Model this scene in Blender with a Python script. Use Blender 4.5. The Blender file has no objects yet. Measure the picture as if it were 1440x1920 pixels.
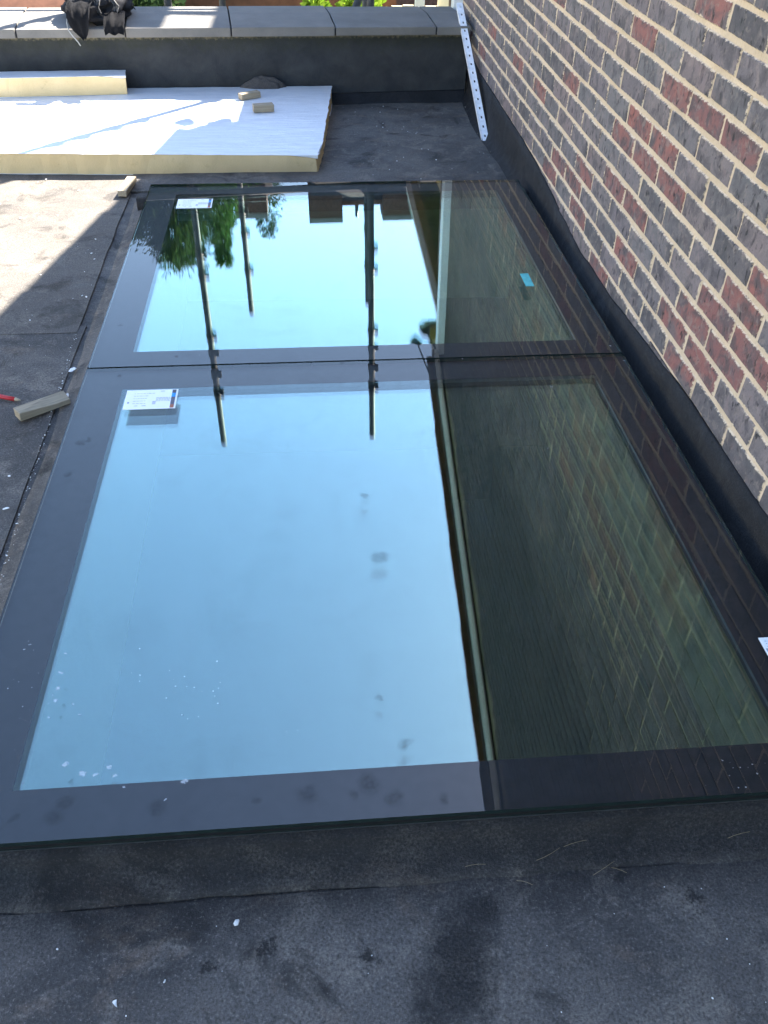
import bpy, bmesh, math, random
from mathutils import Vector, Matrix, noise
random.seed(7)
S = bpy.context.scene
COL = S.collection

# ------------------------------------------------------------------ camera, sky, sun, exposure
CAM = Vector((-1.0457, 0.0, 1.5006))
YAW, PITCH, ROLL, FPX = 0.1104, 0.6948, 0.0370, 1667.2      # solved from the brick courses and the rooflight edges (1440x1920)
_fw = Vector((math.sin(YAW), math.cos(YAW), 0)); _r = Vector((math.cos(YAW), -math.sin(YAW), 0)); _u = Vector((0, 0, 1))
FW = _fw*math.cos(PITCH) - _u*math.sin(PITCH); _u2 = _u*math.cos(PITCH) + _fw*math.sin(PITCH)
RT = _r*math.cos(ROLL) + _u2*math.sin(ROLL); UP = _u2*math.cos(ROLL) - _r*math.sin(ROLL)
cd = bpy.data.cameras.new('camera'); cam = bpy.data.objects.new('camera', cd); COL.objects.link(cam)
cam.matrix_world = Matrix(((RT.x, UP.x, -FW.x, CAM.x), (RT.y, UP.y, -FW.y, CAM.y), (RT.z, UP.z, -FW.z, CAM.z), (0, 0, 0, 1)))
cd.sensor_fit = 'VERTICAL'; cd.sensor_height = 24; cd.sensor_width = 18; cd.lens = FPX/1920*24
cd.clip_start = .02; cd.clip_end = 3000
S.camera = cam

TOSUN = Vector((.695, .744, 1.0)).normalized()
ELEV = math.asin(TOSUN.z); AZ = math.atan2(TOSUN.x, TOSUN.y)
world = bpy.data.worlds.new('World'); S.world = world; world.use_nodes = True
wn = world.node_tree; bgn = wn.nodes['Background']
sky = wn.nodes.new('ShaderNodeTexSky'); sky.sky_type = 'NISHITA'; sky.sun_disc = False
sky.sun_elevation = ELEV; sky.sun_rotation = AZ; sky.air_density = 1.15; sky.dust_density = .5; sky.ozone_density = 1.6
wn.links.new(sky.outputs[0], bgn.inputs[0]); bgn.inputs[1].default_value = .084
sl = bpy.data.lights.new('sun', 'SUN'); sl.energy = 5.0; sl.angle = math.radians(.5); sl.color = (1, .93, .82)
so = bpy.data.objects.new('sun', sl); COL.objects.link(so); so.rotation_euler = (-TOSUN).to_track_quat('-Z', 'Y').to_euler()
so.location = (8, 9, 14)
S.view_settings.view_transform = 'Standard'; S.view_settings.look = 'None'
S.view_settings.gamma = 1; S.view_settings.use_curve_mapping = False
S.view_settings.exposure = 3.02
S.render.engine = 'CYCLES'
S.cycles.use_denoising = True
S.cycles.max_bounces = 10; S.cycles.glossy_bounces = 5; S.cycles.diffuse_bounces = 4
S.cycles.transmission_bounces = 6; S.cycles.transparent_max_bounces = 24
S.cycles.sample_clamp_indirect = 6

# ------------------------------------------------------------------ helpers
def link(name, me, parent=None, mats=None):
    o = bpy.data.objects.new(name, me); COL.objects.link(o)
    if parent is not None: o.parent = parent
    if mats is not None and me is not None and not len(me.materials):
        for m in (mats if isinstance(mats, (list, tuple)) else [mats]): me.materials.append(m)
    return o
def obj(name, bm, mats, parent=None, smooth=False):
    me = bpy.data.meshes.new(name); bm.normal_update(); bm.to_mesh(me); bm.free()
    if smooth:
        for p in me.polygons: p.use_smooth = True
    return link(name, me, parent, mats)
def tag(o, label, cat, group=None):
    o['label'] = label; o['category'] = cat
    if group: o['group'] = group
    return o
def struct(o): o['kind'] = 'structure'; return o
def stuff(o): o['kind'] = 'stuff'; return o
def empty(name, loc=(0, 0, 0), mw=None):
    o = bpy.data.objects.new(name, None); COL.objects.link(o); o.empty_display_size = .1
    if mw is not None: o.matrix_world = mw
    else: o.location = loc
    return o
def box(bm, x0, x1, y0, y1, z0, z1, mat=0, mw=None):
    v = [bm.verts.new((x, y, z)) for z in (z0, z1) for y in (y0, y1) for x in (x0, x1)]
    if mw is not None:
        for q in v: q.co = mw @ q.co
    fs = [(0, 2, 3, 1), (4, 5, 7, 6), (0, 1, 5, 4), (2, 6, 7, 3), (0, 4, 6, 2), (1, 3, 7, 5)]
    out = []
    for f in fs:
        fc = bm.faces.new([v[i] for i in f]); fc.material_index = mat; out.append(fc)
    return out
def bbox(*a, **k):
    bm = bmesh.new(); box(bm, *a, **k); return bm
def bevel(bm, off=.004, seg=2):
    bmesh.ops.bevel(bm, geom=list(bm.edges), offset=off, segments=seg, profile=.7, affect='EDGES', clamp_overlap=True)
    return bm
def tube(bm, pts, r, seg=10, mat=0, cap=True, smooth=True):
    pts = [Vector(p) for p in pts]; rings = []
    rr = r if isinstance(r, (list, tuple)) else [r]*len(pts)
    up = None
    for i, p in enumerate(pts):
        d = (pts[min(i+1, len(pts)-1)] - pts[max(i-1, 0)]).normalized()
        a = d.orthogonal().normalized() if up is None else (up - d*up.dot(d)).normalized()
        up = a; b = d.cross(a)
        rings.append([bm.verts.new(p + (a*math.cos(t) + b*math.sin(t))*rr[i]) for t in [2*math.pi*k/seg for k in range(seg)]])
    for i in range(len(rings)-1):
        for k in range(seg):
            f = bm.faces.new([rings[i][k], rings[i][(k+1) % seg], rings[i+1][(k+1) % seg], rings[i+1][k]]); f.material_index = mat; f.smooth = smooth
    if cap:
        bm.faces.new(rings[0][::-1]).material_index = mat; bm.faces.new(rings[-1]).material_index = mat
def tubebm(pts, r, seg=10):
    bm = bmesh.new(); tube(bm, pts, r, seg); return bm
def nz(x, y, z=0.0, s=1.0): return noise.noise(Vector((x*s, y*s, z*s)))

# pixel of the photograph (1440x1920) from a world point, used to rank the bricks by size in view
def px(p):
    d = Vector(p) - CAM; w = d.dot(FW)
    return (720 + FPX*d.dot(RT)/w, 960 - FPX*d.dot(UP)/w, w)

# rooflight plane: near left corner and axes, both slightly out of level like the roof
BX, CY = .0118, -.0179
NRM = Vector((-BX, -CY, 1)).normalized()
G0 = Vector((-1.6834, .8056, .1538))
EY = Vector((.002, 1, 0)); EY = (EY - NRM*EY.dot(NRM)).normalized(); EX = EY.cross(NRM)
W, D1, D2 = 1.6134, 1.5363, 3.1244
RL = Matrix(((EX.x, EY.x, NRM.x, G0.x), (EX.y, EY.y, NRM.y, G0.y), (EX.z, EY.z, NRM.z, G0.z), (0, 0, 0, 1)))
RLi = RL.inverted()
def glass_at(x, y, dep=0.0):                             # photograph pixel -> point on the glass
    d = (FW + RT*((x-720)/FPX) - UP*((y-960)/FPX)).normalized(); return CAM + d*((G0-NRM*dep-CAM).dot(NRM)/d.dot(NRM))
STAINS = [(862, 1780, .085), (852, 1860, .085), (890, 1720, .055), (492, 1776, .016), (398, 1806, .012), (680, 1790, .022), (1160, 1640, .022), (1300, 1690, .022), (80, 880, .05)]
SPLASH = [(155, 1450, .007), (204, 1439, .005), (214, 1454, .005), (122, 1433, .006), (180, 1452, .004), (232, 1476, .004), (310, 1500, .003), (122, 1226, .004), (113, 1262, .0045), (108, 1290, .005), (102, 1315, .005), (93, 1345, .004), (345, 1465, .006), (150, 1339, .003), (137, 1320, .003), (262, 1215, .003), (1145, 648, .004), (1170, 676, .004), (868, 672, .004)]
MARKS = [(120, 1505, .018), (295, 1513, .019), (575, 1490, .022), (690, 1470, .026), (740, 1497, .020), (660, 1490, .012), (832, 1500, .012), (100, 1535, .020), (25, 1535, .012), (682, 930, .013), (713, 1045, .024), (760, 1393, .016), (712, 1310, .010), (150, 830, .018), (165, 825, .012), (225, 705, .012), (128, 890, .014), (480, 1500, .010), (330, 668, .008), (225, 610, .010), (640, 680, .010)]

# ------------------------------------------------------------------ materials
class NT:
    def __init__(s, name):
        s.m = bpy.data.materials.new(name); s.m.use_nodes = True; s.t = s.m.node_tree; s.t.nodes.clear()
        s.out = s.n('ShaderNodeOutputMaterial')
    def n(s, t, **k):
        x = s.t.nodes.new(t)
        for a, b in k.items(): setattr(x, a, b)
        return x
    def l(s, a, b): s.t.links.new(a, b)
    def val(s, v, sock):
        if hasattr(v, 'links') or hasattr(v, 'is_linked'): s.l(v, sock)
        else: sock.default_value = v
    def noise(s, vec, scale, detail=4, rough=.55, dist=0):
        x = s.n('ShaderNodeTexNoise'); x.inputs['Scale'].default_value = scale; x.inputs['Detail'].default_value = detail
        x.inputs['Roughness'].default_value = rough; x.inputs['Distortion'].default_value = dist
        if vec is not None: s.l(vec, x.inputs['Vector'])
        return x.outputs['Fac']
    def ramp(s, fac, stops, interp='LINEAR'):
        x = s.n('ShaderNodeValToRGB'); x.color_ramp.interpolation = interp
        e = x.color_ramp.elements
        while len(e) < len(stops): e.new(.5)
        for i, (p, c) in enumerate(stops):
            e[i].position = p; e[i].color = (c, c, c, 1) if isinstance(c, (int, float)) else (*c, 1)
        s.l(fac, x.inputs[0]); return x.outputs[0]
    def mix(s, fac, a, b, blend='MIX'):
        x = s.n('ShaderNodeMix', data_type='RGBA', blend_type=blend)
        s.val(fac, x.inputs[0])
        for v, k in ((a, 6), (b, 7)):
            if isinstance(v, tuple): x.inputs[k].default_value = (*v, 1)
            else: s.l(v, x.inputs[k])
        return x.outputs[2]
    def math(s, op, a, b=0.0, c=None, clamp=False):
        x = s.n('ShaderNodeMath', operation=op, use_clamp=clamp); s.val(a, x.inputs[0]); s.val(b, x.inputs[1])
        if c is not None: s.val(c, x.inputs[2])
        return x.outputs[0]
    def pos(s): return s.n('ShaderNodeNewGeometry').outputs['Position']
    def objc(s): return s.n('ShaderNodeTexCoord').outputs['Object']
    def scale(s, vec, sc):
        x = s.n('ShaderNodeMapping'); x.inputs['Scale'].default_value = sc; s.l(vec, x.inputs[0]); return x.outputs[0]
    def bump(s, h, strength=.3, dist=.01):
        x = s.n('ShaderNodeBump'); x.inputs['Strength'].default_value = strength; x.inputs['Distance'].default_value = dist
        s.l(h, x.inputs['Height']); return x.outputs[0]
    def bsdf(s, col, rough=.8, spec=.4, metal=0.0, normal=None, **k):
        b = s.n('ShaderNodeBsdfPrincipled')
        if isinstance(col, tuple): b.inputs['Base Color'].default_value = (*col, 1)
        else: s.l(col, b.inputs['Base Color'])
        s.val(rough, b.inputs['Roughness']); b.inputs['Specular IOR Level'].default_value = spec; b.inputs['Metallic'].default_value = metal
        if normal is not None: s.l(normal, b.inputs['Normal'])
        for a, v in k.items(): b.inputs[a].default_value = v
        s.l(b.outputs[0], s.out.inputs[0]); return b

def simple(name, col, rough=.7, spec=.4, metal=0.0, nscale=40, var=.25, bump=.1, bdist=.002):
    t = NT(name); p = t.objc(); f = t.noise(p, nscale, 5)
    lo = tuple(c*(1-var) for c in col); hi = tuple(min(1, c*(1+var)) for c in col)
    t.bsdf(t.ramp(f, [(.3, lo), (.7, hi)]), rough, spec, metal, t.bump(f, bump, bdist)); return t.m

def felt_mat(name, base, dark, patch, fleck=.5, spec=.25, stains=False):
    t = NT(name); p = t.pos()
    big = t.noise(p, 1.9, 6, .65, .5); mid = t.noise(p, 8.0, 7, .68, .7); fine = t.noise(p, 520, 2, .5); grit = t.noise(p, 210, 4, .7)
    c = t.mix(t.ramp(big, [(.42, 0.0), (.57, 1.0)]), dark, base)
    c = t.mix(t.ramp(mid, [(.50, 0.0), (.64, .85)]), c, patch)
    c = t.mix(t.ramp(t.noise(p, 5.2, 6, .66, .8), [(.34, .9), (.45, 0.0)]), c, tuple(v*.42 for v in dark))
    # rusty dirt patches
    dirt = t.noise(t.scale(p, (1, 1.4, 1)), 6.3, 6, .66, .25)
    c = t.mix(t.ramp(dirt, [(.57, 0.0), (.70, .38)]), c, tuple(v*w for v, w in zip(patch, (1.15, .92, .74))))
    c = t.mix(t.ramp(grit, [(.34, .75), (.54, 0.0)]), c, tuple(v*.30 for v in base))
    c = t.mix(t.ramp(grit, [(.58, 0.0), (.72, .5)]), c, tuple(min(1, v*1.9) for v in patch))
    c = t.mix(t.math('MULTIPLY', t.ramp(fine, [(.66, 0.0), (.78, fleck*.5)]), t.ramp(t.noise(p, 33, 4, .7), [(.45, .15), (.62, 1.0)])), c, (.36, .36, .36))
    if stains:
        wv = t.n('ShaderNodeVectorMath', operation='MULTIPLY_ADD'); wq = t.n('ShaderNodeTexNoise'); wq.inputs['Scale'].default_value = 14; wq.inputs['Detail'].default_value = 5; wq.inputs['Roughness'].default_value = .8
        t.l(p, wq.inputs['Vector']); t.l(wq.outputs['Color'], wv.inputs[0]); wv.inputs[1].default_value = (.15, .15, 0); t.l(p, wv.inputs[2])
        m = None
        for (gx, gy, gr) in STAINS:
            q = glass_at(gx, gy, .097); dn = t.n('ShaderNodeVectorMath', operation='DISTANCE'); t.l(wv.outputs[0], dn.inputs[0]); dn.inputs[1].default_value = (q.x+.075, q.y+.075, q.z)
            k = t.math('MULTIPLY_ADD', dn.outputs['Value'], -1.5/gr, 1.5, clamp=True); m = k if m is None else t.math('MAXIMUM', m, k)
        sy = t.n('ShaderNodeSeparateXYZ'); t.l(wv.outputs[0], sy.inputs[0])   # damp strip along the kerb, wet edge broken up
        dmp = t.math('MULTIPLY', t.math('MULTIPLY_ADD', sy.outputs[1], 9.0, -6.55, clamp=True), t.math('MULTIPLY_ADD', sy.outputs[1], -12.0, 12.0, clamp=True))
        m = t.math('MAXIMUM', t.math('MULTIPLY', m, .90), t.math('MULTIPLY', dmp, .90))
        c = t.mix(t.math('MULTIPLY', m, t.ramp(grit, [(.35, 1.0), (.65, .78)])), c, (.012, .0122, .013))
    h = t.math('ADD', t.math('MULTIPLY', fine, .5), t.math('MULTIPLY', grit, 1.2))
    h = t.math('ADD', h, t.math('MULTIPLY', mid, 1.5))
    t.bsdf(c, t.ramp(mid, [(.35, .62), (.6, .92)]), spec, 0, t.bump(h, .6, .004)); return t.m
M = {}
M['felt'] = felt_mat('mineral_felt', (.118, .108, .100), (.066, .062, .060), (.190, .170, .150), stains=True)
M['felt_dusty'] = felt_mat('dusty_mineral_felt', (.128, .115, .102), (.098, .088, .080), (.165, .148, .130), fleck=.3)
M['felt_dark'] = felt_mat('torched_felt', (.014, .0145, .017), (.008, .009, .011), (.024, .0235, .025), fleck=.10, spec=.35)
# parapet face: felt with moss near the top
def parapet_mat():
    t = NT('parapet_felt'); p = t.pos()
    z = t.n('ShaderNodeSeparateXYZ'); t.l(p, z.inputs[0])
    mid = t.noise(p, 9, 6, .65, .4); fine = t.noise(p, 160, 3)
    c = t.mix(t.ramp(mid, [(.35, 0.0), (.7, 1.0)]), (.026, .028, .032), (.046, .048, .050))
    up = t.math('MULTIPLY_ADD', z.outputs[2], 6.0, -1.35)
    mo = t.math('ADD', up, t.math('MULTIPLY_ADD', t.noise(p, 26, 6, .7), 1.6, -.95), clamp=True)
    c = t.mix(mo, c, (.030, .033, .019))
    mo2 = t.math('ADD', t.math('MULTIPLY_ADD', z.outputs[2], 60.0, -19.6), t.math('MULTIPLY_ADD', t.noise(p, 60, 6, .7), 3.5, -1.8), clamp=True)
    c = t.mix(mo2, c, (.16, .135, .088))
    t.bsdf(c, .85, .25, 0, t.bump(t.math('ADD', fine, t.math('MULTIPLY', mid, 2.0)), .5, .004)); return t.m
M['parapet'] = parapet_mat()
def concrete(name, base, stain, rough=.85):
    t = NT(name); p = t.pos()
    a = t.noise(p, 5, 6, .6, .3); b = t.noise(p, 70, 4, .6); f = t.noise(p, 300, 2)
    c = t.mix(t.ramp(a, [(.35, 0.0), (.72, 1.0)]), stain, base)
    c = t.mix(t.ramp(b, [(.62, 0.0), (.78, .6)]), c, tuple(v*.5 for v in base))
    c = t.mix(t.ramp(f, [(.25, .3), (.45, 0.0)]), c, tuple(v*.6 for v in base))
    t.bsdf(c, rough, .25, 0, t.bump(t.math('ADD', b, f), .35, .003)); return t.m
M['coping'] = concrete('coping_concrete', (.185, .172, .158), (.135, .128, .12))
M['slab'] = concrete('concrete', (.20, .19, .18), (.14, .135, .13))
M['render_pale'] = concrete('pale_render', (.42, .42, .36), (.36, .36, .31))
M['cream_render'] = concrete('cream_render', (.70, .62, .50), (.64, .57, .46))
M['plaster'] = concrete('plaster', (.50, .50, .46), (.44, .44, .41))
def mortar():
    t = NT('mortar'); p = t.pos()
    a = t.noise(p, 6, 5, .6); b = t.noise(p, 130, 5, .65); f = t.noise(p, 600, 2)
    c = t.ramp(a, [(.3, (.54, .42, .29)), (.7, (.68, .55, .40))])
    c = t.mix(t.ramp(b, [(.30, .5), (.5, 0.0)]), c, (.40, .30, .20))
    z = t.n('ShaderNodeSeparateXYZ'); t.l(p, z.inputs[0])      # upper gable painted darker so its reflection in the glass dims
    refl_dim = t.math('ADD', t.math('MULTIPLY_ADD', z.outputs[2], 1.6, -1.95), t.math('MULTIPLY_ADD', t.noise(p, 2.5, 5, .6), 1.2, -.6), clamp=True)
    c = t.mix(t.math('MULTIPLY', refl_dim, .86), c, (.15, .13, .105))
    t.bsdf(c, .95, .1, 0, t.bump(t.math('ADD', b, t.math('MULTIPLY', f, .5)), .8, .004)); return t.m
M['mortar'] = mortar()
def brickmat(name, island, red, edge=True):
    t = NT(name); p = t.pos()
    rnd = t.n('ShaderNodeNewGeometry').outputs['Random Per Island'] if island else t.n('ShaderNodeObjectInfo').outputs['Random']
    sh = t.n('ShaderNodeVectorMath', operation='ADD'); t.l(p, sh.inputs[0])
    cmb = t.n('ShaderNodeCombineXYZ')
    for i, k in enumerate((7.0, 13.0, 5.0)): t.l(t.math('MULTIPLY', rnd, k), cmb.inputs[i])
    t.l(cmb.outputs[0], sh.inputs[1]); v = sh.outputs[0]
    big = t.noise(v, 11, 4, .55, .6); spots = t.noise(t.scale(v, (1, 1, .6)), 62, 3, .5, .4); fine = t.noise(v, 260, 4, .6)
    if red:
        c = t.ramp(big, [(.36, (.135, .115, .115)), (.47, (.22, .104, .092)), (.72, (.30, .112, .088))])
        c = t.mix(t.ramp(rnd, [(0.0, 0.0), (1.0, .5)]), c, (.18, .085, .082))
    else:
        c = t.ramp(big, [(.30, (.100, .095, .100)), (.48, (.150, .134, .138)), (.60, (.185, .155, .158)), (.76, (.215, .130, .120))])
        tint = t.ramp(rnd, [(0.0, (.055, .053, .056)), (.3, (.165, .155, .155)), (.55, (.150, .122, .130)), (.8, (.195, .160, .155)), (1.0, (.19, .135, .13))])
        c = t.mix(.55, c, tint)
    dk = t.math('MULTIPLY', t.ramp(spots, [(.57, 0.0), (.66, 1.0)]), t.ramp(t.noise(v, 21, 3), [(.40, .12), (.60, .9)]))
    c = t.mix(t.ramp(t.noise(v, 17, 4, .6, .5), [(.47, 0.0), (.62, .75)]), c, (.068, .063, .066))
    c = t.mix(t.ramp(t.noise(v, 33, 4, .6, .5), [(.53, 0.0), (.66, .55)]), c, (.24, .195, .175))
    c = t.mix(t.ramp(t.noise(p, 45, 5, .7, .4), [(.66, 0.0), (.76, .35)]), c, (.45, .37, .28))
    c = t.mix(dk, c, (.022, .021, .023))
    c = t.mix(t.ramp(fine, [(.28, .35), (.5, 0.0)]), c, (.05, .045, .045))
    c = t.mix(t.ramp(fine, [(.62, 0.0), (.8, .3)]), c, (.30, .27, .25))
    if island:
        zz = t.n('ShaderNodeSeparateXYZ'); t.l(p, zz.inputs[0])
        refl_dim = t.math('ADD', t.math('MULTIPLY_ADD', zz.outputs[2], 1.6, -1.95), t.math('MULTIPLY_ADD', t.noise(p, 2.5, 5, .6), 1.2, -.6), clamp=True)  # far bricks painted darker with height, to dim the reflected wall
        c = t.mix(t.math('MULTIPLY', refl_dim, .7), c, (.040, .036, .035))
    if edge:
        sep = t.n('ShaderNodeSeparateXYZ'); t.l(t.objc(), sep.inputs[0])
        ey = t.math('SUBTRACT', .1075, t.math('ABSOLUTE', sep.outputs[1])); ez = t.math('SUBTRACT', .0318, t.math('ABSOLUTE', sep.outputs[2]))
        e = t.math('MINIMUM', t.math('ADD', ey, .0012), ez)
        e = t.math('SUBTRACT', e, t.math('MULTIPLY_ADD', t.noise(v, 85, 6, .75), .0230, -.0088))
        e = t.math('SUBTRACT', e, t.math('MULTIPLY_ADD', t.noise(p, 16, 3, .6), .0120, -.0062))
        c = t.mix(t.ramp(t.math('MULTIPLY_ADD', e, 320.0, .5), [(0.0, 1.0), (.9, 0.0)]), c, (.60, .48, .345))
    h = t.math('SUBTRACT', t.math('ADD', t.math('MULTIPLY', fine, .5), t.math('MULTIPLY', big, .6)), t.math('MULTIPLY', dk, .5))
    t.bsdf(c, .82, .3, 0, t.bump(h, .6, .003)); return t.m
M['brick'] = brickmat('grey_brick', False, False); M['brick_red'] = brickmat('red_brick', False, True)
M['limewash'] = concrete('limewashed_old_brick', (.62, .60, .48), (.34, .30, .22))
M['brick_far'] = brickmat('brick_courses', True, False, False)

# glass ---------------------------------------------------------------
def glassmat(name, base, tint, gloss_tint, rough=0.0, smudge=True, ex=5.0):
    t = NT(name)
    lw = t.n('ShaderNodeLayerWeight'); lw.inputs['Blend'].default_value = .5
    f5 = t.math('POWER', lw.outputs['Facing'], ex)
    f = t.math('MULTIPLY_ADD', f5, 1-base, base, clamp=True)
    tr = t.n('ShaderNodeBsdfTransparent'); tr.inputs[0].default_value = (*tint, 1)
    gl = t.n('ShaderNodeBsdfGlossy'); gl.inputs['Color'].default_value = (*gloss_tint, 1); gl.inputs['Roughness'].default_value = rough
    mx = t.n('ShaderNodeMixShader'); t.l(f, mx.inputs[0]); t.l(tr.outputs[0], mx.inputs[1]); t.l(gl.outputs[0], mx.inputs[2])
    last = mx.outputs[0]
    if smudge:      # dust film, finger marks and dried splashes lying on the pane
        p = t.pos()
        warp = t.n('ShaderNodeVectorMath', operation='MULTIPLY_ADD'); wn_ = t.n('ShaderNodeTexNoise'); wn_.inputs['Scale'].default_value = 38; wn_.inputs['Detail'].default_value = 3
        t.l(p, wn_.inputs['Vector']); t.l(wn_.outputs['Color'], warp.inputs[0]); warp.inputs[1].default_value = (.030, .030, .0); t.l(p, warp.inputs[2])
        grease = None
        for (gx, gy, gr) in MARKS:
            q = glass_at(gx, gy); dn = t.n('ShaderNodeVectorMath', operation='DISTANCE'); t.l(warp.outputs[0], dn.inputs[0]); dn.inputs[1].default_value = (q.x+.015, q.y+.015, q.z)
            k = t.math('MULTIPLY_ADD', dn.outputs['Value'], -1.6/gr, 1.6, clamp=True)
            grease = k if grease is None else t.math('MAXIMUM', grease, k)
        grease = t.math('MULTIPLY', grease, t.ramp(t.noise(p, 120, 4, .65), [(.30, .35), (.62, 1.0)]))
        film = t.math('MULTIPLY', t.ramp(t.noise(p, 5.0, 5, .62, 1.2), [(.55, 0.0), (.75, .10)]), t.ramp(t.noise(p, 60, 3), [(.3, .3), (.7, 1.0)]))
        dots = t.ramp(t.noise(p, 160, 1, .5), [(.745, 0.0), (.765, 1.0)])
        dots = t.math('MULTIPLY', dots, t.ramp(t.noise(p, 3.3, 3), [(.56, 0.0), (.68, 1.0)]))
        wp = t.n('ShaderNodeVectorMath', operation='MULTIPLY_ADD'); w2 = t.n('ShaderNodeTexNoise'); w2.inputs['Scale'].default_value = 110; w2.inputs['Detail'].default_value = 4
        t.l(p, w2.inputs['Vector']); t.l(w2.outputs['Color'], wp.inputs[0]); wp.inputs[1].default_value = (.016, .016, 0); t.l(p, wp.inputs[2])
        for (gx, gy, gr) in SPLASH:
            q = glass_at(gx, gy); dn = t.n('ShaderNodeVectorMath', operation='DISTANCE'); t.l(wp.outputs[0], dn.inputs[0]); dn.inputs[1].default_value = (q.x+.008, q.y+.008, q.z)
            dots = t.math('MAXIMUM', dots, t.math('MULTIPLY_ADD', dn.outputs['Value'], -2.0/gr, 2.0, clamp=True))
        df = t.n('ShaderNodeBsdfDiffuse'); df.inputs[0].default_value = (.62, .64, .66, 1)
        m2 = t.n('ShaderNodeMixShader'); t.l(t.math('MULTIPLY', dots, .5), m2.inputs[0]); t.l(last, m2.inputs[1]); t.l(df.outputs[0], m2.inputs[2])
        d2 = t.n('ShaderNodeBsdfDiffuse'); d2.inputs[0].default_value = (.030, .032, .036, 1)
        smear = t.ramp(t.noise(t.scale(p, (1.0, .35, 1.0)), 7.0, 6, .7, 1.5), [(.52, .002), (.72, .020)])
        d3 = t.n('ShaderNodeBsdfDiffuse'); d3.inputs[0].default_value = (.55, .57, .60, 1)
        m3 = t.n('ShaderNodeMixShader'); t.l(t.math('ADD', t.math('MULTIPLY', grease, .42), film), m3.inputs[0]); t.l(m2.outputs[0], m3.inputs[1]); t.l(d2.outputs[0], m3.inputs[2])
        m4 = t.n('ShaderNodeMixShader'); t.l(smear, m4.inputs[0]); t.l(m3.outputs[0], m4.inputs[1]); t.l(d3.outputs[0], m4.inputs[2]); m3 = m4
        last = m3.outputs[0]
    t.l(last, t.out.inputs[0]); return t.m
M['glass_outer'] = glassmat('outer_glass_top', .044, (.93, .97, .95), (1, 1, 1))
M['glass_under'] = glassmat('outer_glass_underside', .028, (.86, .93, .91), (.66, .92, 1.0), smudge=False, ex=4.0)
M['glass_inner'] = glassmat('coated_inner_glass', .168, (.76, .80, .68), (.72, .89, 1.0), smudge=False, ex=3.4)
M['glass_edge'] = simple('glass_edge', (.012, .022, .020), .12, .5, bump=0)
M['frit'] = simple('black_enamel', (.010, .010, .013), .55, .2, bump=.02)
M['spacer'] = simple('dark_spacer', (.045, .048, .05), .5, .4, .2, bump=.02)
M['seal'] = simple('black_rubber', (.010, .010, .011), .6, .3)
M['frame'] = simple('dark_grey_frame', (.035, .038, .042), .45, .4)
M['paper'] = simple('white_paper', (.86, .87, .88), .6, .3, var=.03, bump=.03)
M['ink'] = simple('grey_print', (.36, .37, .45), .7, .2, var=.3)
M['ink_dark'] = simple('dark_print', (.11, .11, .14), .6, .3)
M['ink_blue'] = simple('blue_print', (.03, .33, .80), .6, .3)
M['ink_red'] = simple('brown_red_print', (.33, .12, .07), .6, .3)
M['galv'] = simple('galvanised_steel', (.80, .82, .86), .42, .5, .2, nscale=30, var=.12)
M['scaf'] = simple('scaffold_steel', (.075, .074, .072), .75, .25, .2, nscale=25, var=.3)
M['scaf_black'] = simple('forged_coupler', (.035, .035, .038), .55, .4, .4)
M['board_wood'] = simple('shadow_board_timber', (.34, .25, .15), .85, .2, nscale=12, var=.35)
M['white_pvc'] = simple('white_plastic', (.78, .78, .76), .35, .5, var=.04, bump=.02)
M['trim_grey'] = simple('pale_grey_paint', (.42, .42, .47), .5, .4, var=.08, bump=.02)
M['brown_wood'] = simple('brown_stained_timber', (.12, .070, .045), .7, .3, nscale=14, var=.3)
M['clay_tile'] = simple('brown_clay_tile', (.13, .075, .055), .85, .2, nscale=9, var=.4, bump=.3)
M['slate'] = simple('dark_roof_tile', (.060, .050, .048), .85, .2, nscale=6, var=.4, bump=.3)
M['stock'] = simple('stock_brickwork', (.10, .055, .042), .9, .2, nscale=16, var=.4, bump=.3)
M['terracotta'] = simple('terracotta', (.125, .055, .034), .85, .2, nscale=7, var=.3, bump=.3)
M['cloth_black'] = simple('black_cotton', (.020, .020, .023), .95, .15, nscale=420, var=.4, bump=.35)
M['cloth_grey'] = simple('grey_sacking', (.065, .06, .058), .95, .15, nscale=200, var=.35, bump=.4)
M['lining'] = simple('grey_lining', (.16, .16, .165), .9, .15)
M['cord'] = simple('pale_cord', (.30, .30, .29), .8, .2)
M['red_paint'] = simple('red_lacquer', (.52, .025, .03), .3, .5, var=.1)
M['lead'] = simple('pencil_lead', (.03, .03, .03), .4, .5)
M['lamp_black'] = simple('black_lamp_housing', (.015, .022, .020), .35, .5)
M['cream'] = simple('cream_panel', (.62, .52, .34), .7, .3, var=.08)
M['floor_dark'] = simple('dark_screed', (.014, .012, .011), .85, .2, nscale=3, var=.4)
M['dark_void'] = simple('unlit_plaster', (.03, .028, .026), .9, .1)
M['lintel'] = simple('red_oxide_steel', (.085, .042, .030), .75, .3, nscale=8, var=.3)
M['tape'] = simple('teal_tape', (.10, .46, .46), .5, .3)
M['chip'] = simple('white_plaster_chip', (.75, .75, .73), .9, .2)
M['stick'] = simple('dry_straw', (.25, .20, .12), .9, .2)
M['grass'] = simple('lawn', (.055, .095, .028), .95, .1, nscale=3, var=.4)
def leafmat(name, a, b):
    t = NT(name); r = t.n('ShaderNodeNewGeometry').outputs['Random Per Island']
    c = t.ramp(r, [(0.0, a), (1.0, b)])
    d = t.n('ShaderNodeBsdfDiffuse'); t.l(c, d.inputs[0]); tl = t.n('ShaderNodeBsdfTranslucent'); t.l(c, tl.inputs[0])
    m = t.n('ShaderNodeMixShader'); m.inputs[0].default_value = .35; t.l(d.outputs[0], m.inputs[1]); t.l(tl.outputs[0], m.inputs[2])
    t.l(m.outputs[0], t.out.inputs[0]); return t.m
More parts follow.
